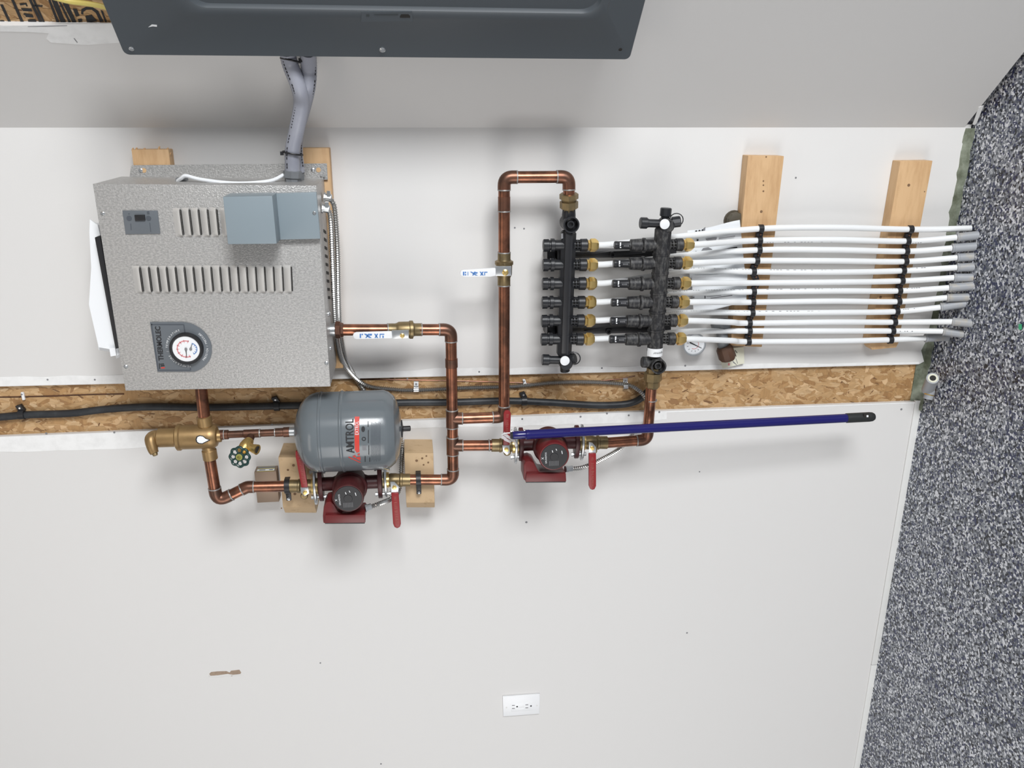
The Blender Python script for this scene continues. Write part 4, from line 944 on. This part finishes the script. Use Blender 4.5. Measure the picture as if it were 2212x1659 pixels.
ylathe(1219, 779, D1 - .01, [(-.01, 12), (0.0, 15), (0.03, 14), (0.034, 12)], 20).build('end_body', BLACKM, m1)
ylathe(1220, 779, D1 + .024, [(0, 10.5), (0.003, 10.3), (0.0036, 9)], 24).build('white_disc', WHITE, m1)
spout(m1, (1171, 777, D1), (1212, 778, D1), BLACKM)
knob(m1, (1243, 774, D1 + .01), (1226, 777, D1), 12, BLACKM); strap_ring(m1, 1239, 774, D1 + .018, 14, BLACKM)
knob(m1, (1220.5, 803, D1), (1219.5, 783, D1), 10.5, BLACKM)
m2 = thing('return_manifold', 'dusty black plastic manifold bar with six flow meters and white makers label', 'manifold', P(1415, 800, D2))
b2t, b2b = P(1433, 490, D2), P(1414, 762, D2); k2 = mpp(b2t)
M().lathe(b2t, b2b - b2t, [(0, 14 * k2), (0.006, 19 * k2), ((b2b - b2t).length - 0.006, 18 * k2), ((b2b - b2t).length, 14 * k2)], 10, math.pi / 10).build('bar', DUSTY, m2, smooth=20)
for v in (549, 590, 632, 672, 712):
    u = 1433 - (v - 490) * 0.07; pxlathe((u, v - 1.5, D2), (u, v + 1.5, D2), [(0, 19.6), (3, 19.6)], 10, math.pi / 10).build('module_joint', DUSTY, m2)
rows2 = (529.7, 569.3, 613, 653.5, 693.5, 733)
for i, v in enumerate(rows2):
    u0 = 1327 - i * 2.1; ub = 1431 - i * 2.9
    pxlathe((u0, v, D2), (ub, v, D2), [(30, 8.0), (34, 9.5), (35, 13), (58, 13.8), (59.5, 12.5), (61, 16), (66, 16), (67, 13.2), (80, 12.8), (88, 11), (96, 14), (103, 15)], 14).build('flow_meter', DUSTY, m2)
    pxlathe((u0, v, D2), (ub, v, D2), [(0, 7.5), (1, 8.7), (6, 9.0), (7, 8.6), (33, 8.8)], 14).build('meter_cap', BLACKM, m2)
    for pl in ([(u0 + 12, v - 6), (u0 + 15, v - 6), (u0 + 14.5, v + 1), (u0 + 12, v + 3)], [(u0 + 12, v + 4), (u0 + 15, v + 4), (u0 + 15, v + 6), (u0 + 12, v + 6)]):
        M().px(pl, D2 + 0.0108, 0.001).build('scale_mark', WINK, m2)
    for j in range(4): M().px([(u0 + 21 + j * 3, v), (u0 + 22.5 + j * 3, v), (u0 + 22.5 + j * 3, v + 3), (u0 + 21 + j * 3, v + 3)], D2 + 0.0108, 0.0008).build('scale_mark', INKG, m2)
    outlet(m2, 1447 - i * 3.45, rows2[i] - (1.2 if i else 1), D2, DUSTY)
ylathe(1434, 484, D2 - .015, [(-.01, 12), (0.0, 16), (0.034, 15), (0.037, 12)], 20).build('end_body', DUSTY, m2)
ylathe(1435.5, 484, D2 + .021, [(0, 11), (0.003, 10.8), (0.0036, 9.5)], 24).build('white_disc', WHITE, m2)
spout(m2, (1383, 481.5, D2), (1426, 483, D2), BLACKM)
knob(m2, (1439, 449, D2), (1436, 478, D2), 12.3, BLACKM); knob(m2, (1470, 478, D2 + .005), (1440, 482, D2), 12, BLACKM); strap_ring(m2, 1461, 475, D2 + .01, 14, DUSTY)
lab = M(); c_ = P(1414, 758, D2); ra_ = (b2b - b2t).normalized(); vs = []
for j in range(13):
    a = -1.35 + 2.7 * j / 12; vx = Vector((0, 0, 1)) * math.sin(a) + OUT * math.cos(a)
    for s_ in (-9.5, 9.5): vs.append(c_ + ra_ * s_ * k2 + vx * 18.6 * k2)
lb = lab.add(vs, [[2 * j, 2 * j + 1, 2 * j + 3, 2 * j + 2] for j in range(12)]).build('makers_label', WHITE, m2)
lw = lambda p: Vector((p.x, c_.y - 18.9 * k2 * math.cos((p.z - c_.z) / (18.6 * k2)), c_.z + 18.9 * k2 * math.sin((p.z - c_.z) / (18.6 * k2))))
text(m2, 'uponor', c_ + Vector((2 * k2, 0, -16 * k2)), c_ + Vector((2 * k2, 0, 8 * k2)), INK, 'label_lettering', wrap=lw)
open_tee(m2, 1415, 783.5, D2 - .012, 16.5, DUSTY, 0.036)
knob(m2, (1386, 782, D2), (1408, 783, D2), 12, DUSTY)
pxlathe((1411, 795, D2), (1409.5, 838, 0.13), [(0, 14), (9, 14), (9.5, 19), (26, 19.5), (27, 15.5), (40, 15.5), (43, 13)], 8, 0.2).build('union_nuts', BRASSD, m2)
for v0, v1, ub_, um, nm in ((552, 548, 1462, 1321, 'first'), (717, 711, 1450, 1313, 'second')):
    t = thing('manifold_bracket', 'black bracket rail joining both manifolds %s' % ('by their capped ends' if nm == 'first' else 'by the white discs near the boarding strip'), 'bracket', P(um, v0, 0.03))
    M().px([(1179, v0 - 7), (ub_, v1 - 8), (ub_, v1 + 7), (1179, v0 + 7)], 0.05, 0.048).build('rail', BLACK, t, bevel=0.003)
    M().px([(1262, v0 - 2), (um, v0 - 9), (ub_ - 40, v1 - 9), (ub_ - 40, v1 - 2), (um, v0)], 0.056, 0.02).build('web', BLACK, t)
    ylathe(um, v0 - 3, 0.05, [(0, 6.5), (0.012, 6.5), (0.012, 3.4), (0.006, 3)], 14).build('screw_boss', BLACK, t)
    xhead(1190, v0 - 1, 0.05, 4, t)
    M().px([(1182, v0 - 13), (1200, v0 - 13), (1200, v0 + 13), (1182, v0 + 13)], 0.078, 0.03).build('saddle', BLACK, t, bevel=0.002)
    M().px([(1204, v0 - 12), (1212, v0 - 12), (1212, v0 + 12), (1204, v0 + 12)], 0.09, 0.05).build('saddle_clip', BLACK, t, bevel=0.002)

# ------------------------------------------------------------------ supports for the tubes
def stud(front, label, knots):
    t = thing('tube_support_block', label, 'wood block', P(front[2][0], front[2][1], 0))
    M().px(front, 0.038, 0.0378).build('block_body', PINE, t, bevel=0.002)
    for u, v, r in knots: ylathe(u, v, 0.038, [(-0.001, r), (0.0004, r)], 12).build('knot', KNOT, t)
stud([(1616, 336), (1694, 337), (1646, 750), (1578, 747)], 'upright pine block nearer the manifolds with the first row of tube clips', ((1649, 391, 1.8), (1649, 400, 1.8), (1649, 413, 2), (1644.5, 457, 3), (1655, 339, 1.8)))
stud([(1945, 348), (2015, 347), (1975, 560), (1941, 741), (1936, 751), (1884, 756), (1877, 745)], 'upright pine block near the floor with the second row of tube clips', ((1963, 400, 3.2), (1997, 414, 1.4), (1902, 642, 3)))

# ------------------------------------------------------------------ PEX tubes, sleeves, clips
V16 = (494, 519.6, 540, 563, 587, 611, 630.5, 653, 676, 698, 715, 738)
V18 = (491.6, 518, 540, 563.6, 588, 609.5, 628.6, 650.6, 675, 695.7, 715, 737)
V19 = (495.6, 521, 543, 565, 585, 607, 628.5, 651.6, 673, 696, 715, 734)
SST = ((2087, 493.5), (2066, 513), (2055.5, 536), (2066.5, 556.6), (2066.5, 578), (2060, 600), (2050, 621.7), (2045, 643), (2031, 663.8), (2057, 695), (2036.5, 715.5), (1998, 730.5))
FLR = ((2094, 493), (2104.5, 509), (2100, 533), (2095, 555), (2096, 577), (2094, 600), (2095, 618), (2085.5, 642), (2079, 657), (2092, 698), (2075, 721), (2046, 728))
V148 = {0: 509, 2: 551, 4: 584.5, 6: 633, 8: 675, 10: 716}
U1 = (1643, 1640, 1639, 1634, 1627, 1637, 1627, 1625.6, 1624, 1618, 1618, 1616)
U2 = (1966, 1959.5, 1956.7, 1955, 1950, 1947, 1941.7, 1940, 1936, 1931, 1927, 1922.7)
clipA = thing('tube_clip_row', 'black chain of plastic tube clips across the block nearer the manifolds', 'clip row', P(1616, 745, 0.04))
clipB = thing('tube_clip_row', 'black chain of plastic tube clips across the block near the floor', 'clip row', P(1923, 740, 0.04))
ordn = ('first', 'second', 'third', 'fourth', 'fifth', 'sixth')
def clip(row, p, d, nxt, skip):
    d = d.normalized(); mm = M(); x = OUT; y = d.cross(x).normalized(); w_ = 0.0062
    if not skip:
        pts = [(math.cos(a), math.sin(a)) for a in [math.radians(-110 + 220 * i / 12) for i in range(13)]]
        rings = [[p + d * s_ + (x * ca + y * sa) * r for s_, r in ((-w_, 0.0088), (w_, 0.0088), (w_, 0.0112), (-w_, 0.0112))] for ca, sa in pts]
        mm.loft(rings)
    if nxt is not None:
        m_ = p.lerp(nxt, 0.5) + Vector((0, 0.004, 0.0)); g_ = (nxt - p); h = max(g_.length / 2 - 0.0095, 0.003)
        mm.box(m_, g_.normalized() * h, d * 0.009, Vector((0, 0.003, 0)))
        mm.box(m_ + Vector((0, -0.004, 0.007)), g_.normalized() * h * 0.7, d * 0.0035, Vector((0, 0.004, 0)))
    o = mm.build('tube_clip', BLACK, row)
    if nxt is not None: M().lathe(m_ + Vector((0, -0.003, -0.002)), OUT, [(0, 0.0032), (0.0015, 0.0026)], 8).build('clip_screw', RUST, o)
paths = []
for i in range(12):
    G = F(*FLR[i]); de = -G.y
    fs = (SST[i][0] - 1950) / (FLR[i][0] - 1950); ds = 0.053 + (de - 0.053) * max(fs, 0)
    w_ = []
    if i % 2 == 0:
        r_ = i // 2; v0 = rows1[r_]
        w_ += [P(1286 - r_ * 1.75, v0, D1), P(1318 - r_ * 1.75, v0 - 1.5, 0.094), P(1390, (v0 * .55 + V148[i] * .45), 0.078), P(1486, V148[i], 0.064)]
        lab_ = 'white tube on the %s gold nut of the clean manifold, counting from the copper loop' % ordn[r_]
    else:
        r_ = i // 2; v0 = rows2[r_] - 1
        w_ += [P(1490 - r_ * 3.45, v0, D2), P(1525 - r_ * 3, v0 + (V16[i] - v0) * .18, 0.118), P(1580, v0 + (V16[i] - v0) * .65, 0.076)]
        lab_ = 'white tube on the %s gold nut of the dusty manifold, counting from its white disc' % ordn[r_]
    c1 = P(U1[i], V16[i], 0.053); c2 = P(U2[i], V19[i], 0.053)
    w_ += [c1, P(1800, V18[i], 0.062), c2]
    st = P(SST[i][0], SST[i][1], ds)
    w_ += [st, G + Vector((0, 0, 0.002))] if i == 0 else [st, st.lerp(G, 0.4)]
    cm = catmull(w_, 8)
    t = thing('pex_tube', lab_, 'tube', G + Vector((0, 0, 0.0)))
    M().tube(cm, 0.0079, 12).build('tube', PEX, t)
    if i in (1, 8, 10, 4, 6):                            # printed line on the tube
        pr = M(); n_ = len(cm); off_ = {1: 0.75, 8: -0.6, 10: 0.1, 4: -0.8, 6: -0.85}[i]
        for j in range(20, n_ - 14):
            dd = (cm[j + 1] - cm[j]).normalized(); tc = (CAM - cm[j]).normalized(); sd = dd.cross(tc).normalized(); o = tc * math.cos(off_) + sd * math.sin(off_)
            L = (cm[j + 1] - cm[j]).length
            for q_ in range(3):
                if random.random() < 0.62: pr.box(cm[j] + dd * L * (q_ + .5) / 3 + o * 0.0079, dd * L * random.uniform(.07, .13), dd.cross(o).normalized() * 0.0011, o * 0.0002)
        pr.build('printed_text', INKG, t)
    if i > 0:
        sl = M(); ax_ = (G - st); n0 = ax_.normalized(); L = ax_.length
        sl.lathe(st, ax_, [(0, 0.0100), (0.0008, 0.0122), (0.004, 0.0125), (0.006, 0.0112), (L * .8, 0.0112), (L + 0.016, 0.0118)], 16)
        sl.build('sleeve', SLEEVE, t)
    paths.append((c1, c2, cm))
for row, us, vs_, dd_ in ((clipA, U1, V16, 0.053), (clipB, U2, V19, 0.053)):
    pts = [P(us[i], vs_[i], dd_) for i in range(12)]; dirv = Vector((0, 0, -1))
    for i in range(12): clip(row, pts[i], dirv, pts[i + 1] if i < 11 else None, row is clipA and i == 5)

# ------------------------------------------------------------------ things behind the tubes
ins_ = thing('instruction_sheet', 'crumpled white instruction sheet with small drawings tucked behind the tubes', 'paper', P(1545, 600, 0.03))
def crumple(out, d, amp, nm, cols=9, rows_=7):
    (a, b, c_, e_) = out; mm = M(); vs = []
    for j in range(rows_ + 1):
        for i in range(cols + 1):
            s_, t_ = i / cols, j / rows_; u = (a[0] * (1 - s_) + b[0] * s_) * (1 - t_) + (e_[0] * (1 - s_) + c_[0] * s_) * t_; v = (a[1] * (1 - s_) + b[1] * s_) * (1 - t_) + (e_[1] * (1 - s_) + c_[1] * s_) * t_
            vs.append(P(u, v + 2 * math.sin(s_ * 5), d + amp * math.sin(3 * s_ + 4 * t_) + jit(amp * .35)))
    w = cols + 1
    return mm.add(vs, [[j * w + i, j * w + i + 1, (j + 1) * w + i + 1, (j + 1) * w + i] for j in range(rows_) for i in range(cols)]).build(nm, PAPER, ins_, smooth=60)
crumple(((1485, 498), (1598, 477), (1610, 596), (1490, 600)), 0.044, 0.003, 'page')
crumple(((1494, 594), (1615, 588), (1612, 655), (1498, 674)), 0.043, 0.002, 'page')
for pl, m in (([(1502, 498), (1506, 497.5), (1506, 502), (1502, 502.5)], INK), ([(1509, 497), (1513, 496.5), (1513, 501), (1509, 501.5)], INK), ([(1516, 495.5), (1519, 495), (1519, 500), (1516, 500.5)], INK), ([(1519, 494), (1524, 490), (1523, 499), (1519, 500)], INKG),
              ([(1500, 504), (1520, 501), (1520, 502), (1500, 505)], INK), ([(1505, 517), (1509, 516.5), (1509, 520.5), (1505, 521)], INK), ([(1524, 516), (1549, 513), (1547, 519), (1528, 520)], INKG), ([(1514, 543), (1519, 536), (1530, 534), (1538, 538), (1540, 543)], INKG),
              ([(1554, 539), (1592, 533), (1593, 536), (1555, 540.5)], INK), ([(1496, 547), (1503, 542), (1510, 544), (1509, 547)], INK), ([(1553, 514), (1588, 509), (1588, 511), (1553, 516)], INKG), ([(1522, 639), (1524, 639), (1524, 645), (1522, 645)], INK), ([(1526, 640), (1558, 637.5), (1558, 638.5), (1526, 641)], INKG), ([(1535, 643.5), (1582, 637), (1582, 639), (1535, 645)], INKG), ([(1492, 643), (1500, 641), (1500, 644), (1492, 645)], INKG)):
    M().px(pl, 0.0495 if pl[0][1] < 600 else 0.048, 0.0004).build('printed_figure', m, ins_)
ga = thing('pressure_gauge', 'small chrome-rimmed pressure gauge peeking out below the last tube', 'gauge', P(1497, 766, 0.03))
gz = P(1497, 742, 0.02); kg = mpp(gz)
M().lathe(gz, OUT, [(0, 24 * kg), (0.012, 25.5 * kg), (0.014, 25 * kg), (0.014, 22.5 * kg), (0.010, 22 * kg), (0.010, 0.0001)], 36).build('bezel', CHROME, ga)
M().lathe(gz + OUT * 0.0102, OUT, [(0, 22 * kg), (0.0004, 21.8 * kg)], 36).build('dial', PAPER, ga)
gf = gz + OUT * 0.0112
for i in range(10):
    a = math.radians(-40 + 260 * i / 9); dd = XR * math.cos(a) + ZR * math.sin(a)
    M().box(gf - (-dd) * 15 * kg, dd * 1.6 * kg, dd.cross(OUT) * 0.5 * kg, OUT * 0.0002).build('scale_mark', INKG, ga)
ringsector(gf, 9 * kg, 10 * kg, rad(150), rad(330), XR, ZR, OUT).build('red_scale', PINKR, ga)
nd = (P(1514, 752, 0.03) - P(1485, 738, 0.03)).normalized(); sx = nd.cross(OUT) * 0.9 * kg
M().prism([gf - nd * 12 * kg + sx * 1.6, gf + nd * 19 * kg + sx * .4, gf + nd * 19 * kg - sx * .4, gf - nd * 12 * kg - sx * 1.6], OUT * 0.0006).build('needle', INK, ga)
ft = thing('capped_fitting', 'grey pipe fitting with rusty brown cap hanging below the tubes', 'fitting', P(1570, 776, 0.04))
ptube([(1556, 694, .035), (1558, 712, .035)], [22, 20], 'body', PVCD, ft, sub=0)
ptube([(1558, 706, .035), (1561, 735, .036), (1564, 752, .038)], [13, 12, 12], 'neck', PVCD, ft, sub=0)
ptube([(1563, 748, .038), (1565, 753, .039), (1571, 772, .041), (1572, 777, .041)], [15, 18, 18.5, 15.5], 'cap', RUST, ft, sub=0, n=10)
tg = thing('paper_tag', 'cream paper tag with handwriting behind the rusty cap', 'tag', P(1580, 794, 0.0))
tgp = M().px([(1550, 755), (1607, 749.5), (1608, 785), (1561, 796)], 0.012, 0.0012).build('tag_sheet', YPAPER, tg)
for pl, m in (([(1588, 756), (1593, 762), (1592, 763), (1587, 757)], INK), ([(1587, 758), (1591, 770), (1590, 770.5), (1586, 759)], INK), ([(1579, 773), (1583, 776), (1582.5, 777), (1578.5, 774)], INK), ([(1582, 778), (1590, 786), (1589, 786.5), (1581, 779)], INKG), ([(1590, 774), (1594, 785), (1593, 785.5), (1589, 775)], INKG), ([(1573, 784), (1577, 785), (1576, 790), (1572.5, 789)], PINKR), ([(1584, 782), (1592, 788), (1591, 788.5), (1583, 783)], INKG)):
    M().px(pl, 0.0124, 0.0003).build('handwriting', m, tgp)
oc = thing('olive_cap', 'round olive-brown cap on the wall just above the instruction sheet', 'cap', P(1584, 490, 0.0))
ylathe(1584, 476, 0.001, [(0, 19), (0.022, 20), (0.027, 18.5), (0.029, 12)], 10).build('cap_body', OLIVE, oc)
ylathe(1584, 476, 0.0, [(0, 22), (0.006, 22)], 20).build('cap_flange', OLIVE, oc)

# ------------------------------------------------------------------ hose, cables, wire along the boarding
DH = -0.003
hose = thing('black_hose', 'thick black cable running the length of the exposed boarding strip', 'cable', P(700, 876, DH))
M().tube(catmull([P(u, v, DH) for u, v in ((-40, 903), (0, 901), (60, 896), (150, 893), (230, 884), (320, 879), (450, 880), (600, 877), (750, 874), (870, 870), (980, 869), (1090, 866), (1180, 869), (1280, 875), (1340, 874))] + [P(1368, 869, 0.0), P(1385, 860, 0.006), P(1397, 848, 0.01), P(1408, 838, 0.008)], 8), 0.0098, 14).build('hose_body', RUBBER, hose)
for nm, u, v, l in (('a', 48, 895, 'black strap holding the thick cable near the white wire clip'), ('b', 598, 877, 'black strap holding the thick cable between separator and tank'), ('c', 1132, 866, 'black strap holding the thick cable below the manifold riser')):
    t = thing('cable_strap', l, 'strap', P(u, v, 0)); c_ = P(u, v, DH); pts = []
    for i in range(11):
        a = math.radians(-90 + 18 * i); pts.append(c_ + Vector((math.sin(a) * 0.0105, -math.cos(a) * 0.0105, 0)))
    pts = [pts[0] + Vector((0, 0.009, 0))] + pts + [pts[-1] + Vector((0, 0.009, 0))]
    M().loft([[p + s_ * Vector((0, 0, 0.007)) + r * (p - c_).normalized() for s_, r in ((-1, 0), (1, 0), (1, 0.0028), (-1, 0.0028))] for p in pts]).build('strap_band', BLACK, t)
    M().box(c_ + Vector((0.017, 0.003, 0.002)), Vector((0.008, 0, 0.004)), Vector((0, 0.005, 0)), Vector((-0.002, 0, 0.007))).build('nail_lug', BLACK, t, bevel=0.001)
    M().lathe(c_ + Vector((0.018, -0.002, 0.002)), OUT, [(0, 0.003), (0.002, 0.0025)], 8).build('nail', CHROME, t)
def armour(pts, label):
    t = thing('armoured_cable', label, 'cable', pts[-1]); mm, _ = ribbed(pts, 0.0058, 0.0056, 0.20, 9); mm.build('armour', ARMOR, t, smooth=12); return t
bz = BZ
ac1 = armour([P(706, 452, .15), P(712, 460, .15), P(715, 480, .148), P(717, 520, .14), P(720, 600, .125), P(725, 700, .09), P(735, 765, .05), P(752, 800, .02), P(790, 832, -.004), P(850, 841, -.006), P(900, 842.5, -.006), P(1000, 838, -.006), P(1100, 835, -.006), P(1150, 831, -.006), P(1200, 826, -.006), P(1270, 825, -.006), P(1330, 828, -.006), P(1362, 833, -.004), P(1385, 848, 0.016), P(1398, 868, 0.028), P(1402, 895, 0.03), P(1390, 920, 0.04), P(1371, 934, .06), P(1340, 968, .10), P(1300, 992, .13), P(1258, 1010, .155), P(1222, 1013, .165)],
             'armoured steel cable running from the boiler to the blue-pole pump')
pxlathe((1221, 1013.5, .165), (1236, 1012, .16), [(0, 7.5), (6, 7.5), (6.5, 6.5), (15, 6.5)], 10).build('cable_connector', CHROME, ac1)
ac2 = armour([P(711, 428, .11), P(719, 438, .11), P(724, 460, .11), P(729, 540, .105), P(731, 640, .09), P(734, 705, .07), P(744, 765, .03), P(762, 806, .002), P(780, 835, -.004), P(800, 862, 0.014), P(825, 905, .02), P(858, 935, .035), P(868, 960, .05), P(867, 1000, .06), P(865, 1040, .075), P(858, 1066, .10), P(843, 1079, .14), P(820, 1088, .175), P(796, 1096, .185)],
             'armoured steel cable passing behind the tank to the tank pump')
pxlathe((789, 1098, .188), (803, 1094, .184), [(0, 9), (5, 9), (5.5, 7), (14, 7)], 10).build('cable_connector', CHROME, ac2)
for u0, v0, d_, t in ((704, 451, .15, ac1), (708, 427, .11, ac2)):
    pxlathe((u0 - 8, v0 - 1, d_), (u0 + 9, v0 + 1, d_), [(0, 11), (3, 11), (3.5, 8.5), (15, 8.5), (17, 6)], 10).build('box_connector', CHROME, t)
    M().box(P(u0 + 2, v0 - 9, d_ + .004), Vector((0.006, 0, 0)), Vector((0, 0.006, 0)), Vector((0, 0, 0.004))).build('clamp_screw', CHROME, t)
for u, v, l in ((899, 833, 'small steel strap on the armoured cable between tank and pipe column'), (1351, 826, 'small steel strap on the armoured cable close to the manifold union')):
    t = thing('steel_strap', l, 'strap', P(u, v + 8, 0)); k_ = mpp(P(u, v, 0))
    M().px([(u - 5, v - 9), (u + 5, v - 9), (u + 5, v + 4), (u - 5, v + 4)], -0.009, 0.0015).build('strap_tab', CHROME, t)
    c_ = P(u, v + 9, -0.006)
    M().loft([[c_ + s_ * Vector((0, 0, 0.0065)) + Vector((math.sin(a), -math.cos(a), 0)) * r for s_, r in ((-1, .0062), (1, .0062), (1, .0076), (-1, .0076))] for a in [math.radians(-90 + 18 * i) for i in range(11)]]).build('strap_loop', CHROME, t)
    ylathe(u, v - 3, -0.009, [(0, 2.5), (0.0015, 2)], 8).build('strap_screw', INKG, t)
for pts, l in (([(740, 818), (900, 821), (1000, 823), (1130, 827), (1200, 830), (1290, 823), (1335, 819), (1372, 812)], 'thin bare copper wire along the boarding above the armoured cable'), ([(-20, 858), (48, 857), (120, 855), (200, 852), (268, 851)], 'thin brown wire on the boarding beside the boiler top')):
    tag(M().tube(catmull([P(u, v, -0.0105) for u, v in pts], 8), 0.0016, 6).build('thin_wire', COPPERF), l, 'wire')
for u, v, l in ((48, 856, 'white wire clip on the thin brown wire'), (1133, 828, 'white wire clip on the copper wire below the riser')):
    t = thing('wire_clip', l, 'clip', P(u, v, -0.012))
    M().px([(u - 4, v - 8), (u + 2, v - 8), (u + 6, v + 8), (u, v + 9)], -0.005, 0.007).build('clip_body', WHITE, t, bevel=0.0015)
    ylathe(u - 1, v - 4, -0.005, [(0, 2.2), (0.001, 1.8)], 8).build('clip_nail', INKG, t)

# ------------------------------------------------------------------ outlet, floor stubs, tape
ol = thing('wall_outlet', 'white decorator wall outlet with two receptacles on the bare wall', 'outlet', P(1127, 1547, 0))
pl = M().px([(1085.5, 1505.5), (1166.5, 1500), (1165.5, 1542.5), (1087, 1548.5)], 0.006, 0.006).build('cover_plate', WHITE, ol, bevel=0.0028)
io = M().px([(1104, 1521), (1150, 1517.5), (1150, 1534), (1104.5, 1537)], 0.0072, 0.002).build('receptacle', WHITE, pl, bevel=0.0006)
for u, v in ((1109, 1524), (1109, 1530.5), (1138, 1522.5), (1138, 1529)): M().px([(u - 3, v - .7), (u + 3, v - 1), (u + 3, v + .6), (u - 3, v + .9)], 0.0074, 0.0006).build('blade_slot', INKG, io)
for u, v in ((1117, 1526.5), (1147, 1525)): disc(u, v, 0.0072, 1.9, 0.0004, 10).build('ground_hole', INK, io)
M().px([(1120, 1523), (1132, 1522), (1132, 1528), (1120, 1529)], 0.0076, 0.0006).build('test_button', WHITE, io, bevel=0.0002)
M().px([(1120, 1531), (1132, 1530), (1132, 1533), (1120, 1534)], 0.0076, 0.0006).build('test_button', WHITE, io, bevel=0.0002)
for u, v in ((1094, 1528.5), (1160, 1524)): disc(u, v, 0.006, 1.8, 0.0006, 10).build('plate_screw', BASEW, pl)
sb = thing('pipe_stub', 'short grey plastic pipe stubs with cream liner and yellow band at the curb', 'pipe stub', F(2012, 838))
a, b = PZ(2004, 842, 0.02), PZ(2015, 817, 0.05)
M().tube([a, b], 0.0165, 20).build('stub_body', SLEEVE, sb)
dd = (b - a).normalized()
M().lathe(b - dd * 0.002, dd, [(0, 0.0135), (0.0032, 0.013), (0.0034, 0.0085), (0.001, 0.008)], 20).build('cream_liner', YPAPER, sb)
M().lathe(b - dd * 0.001, dd, [(0, 0.0078), (0.0022, 0.0078)], 16).build('bore', SLOT, sb)
a2, b2 = PZ(2010, 842, 0.018), PZ(2004, 862, 0.024); dd2 = (b2 - a2).normalized()
M().tube([a2, b2], 0.013, 18).build('second_stub', SLEEVE, sb)
M().lathe(a2.lerp(b2, 0.45), dd2, [(0, 0.0134), (0.003, 0.0134)], 18).build('yellow_band', BRASSB, sb)
M().lathe(b2 - dd2 * 0.001, dd2, [(0, 0.009), (0.0014, 0.009)], 16).build('second_bore', SLOT, sb)
g0 = [F(*p) for p in ((2201, 700), (2207, 700), (2207, 712), (2201, 712))]
tag(M().prism(g0, (0, 0, 0.001)).build('tape_scrap', GREENT), 'small bright green tape scrap lying on the flake floor', 'tape')

# things of one kind share a group
GROUPS = {'pex_tube': 'white tubes from the manifolds to the floor', 'copper_pipe_run': 'copper pipework on the wall', 'ball_valve': 'ball valves with white levers',
          'isolation_valve': 'isolation valves beside the pumps', 'circulator_pump': 'red circulator pumps', 'cable_strap': 'black straps on the thick cable',
          'steel_strap': 'steel straps on the armoured cable', 'armoured_cable': 'armoured cables from the boiler', 'flexible_conduit': 'conduits between panel and boiler',
          'cable_tie': 'cable ties on the conduits', 'tube_clip_row': 'tube clip rows', 'tube_support_block': 'blocks under the tubes', 'mounting_block': 'blocks behind the tank pump',
          'mounting_board': 'boards behind the boiler', 'manifold_bracket': 'rails between the manifolds', 'pipe_clamp': 'black clamps at the tank pump', 'thin_wire': 'thin wires on the boarding', 'wire_clip': 'white wire clips'}
for o in list(COL.objects):
    if o.parent is None and 'category' in o:
        g_ = GROUPS.get(o.name.split('.')[0])
        if g_: o['group'] = g_
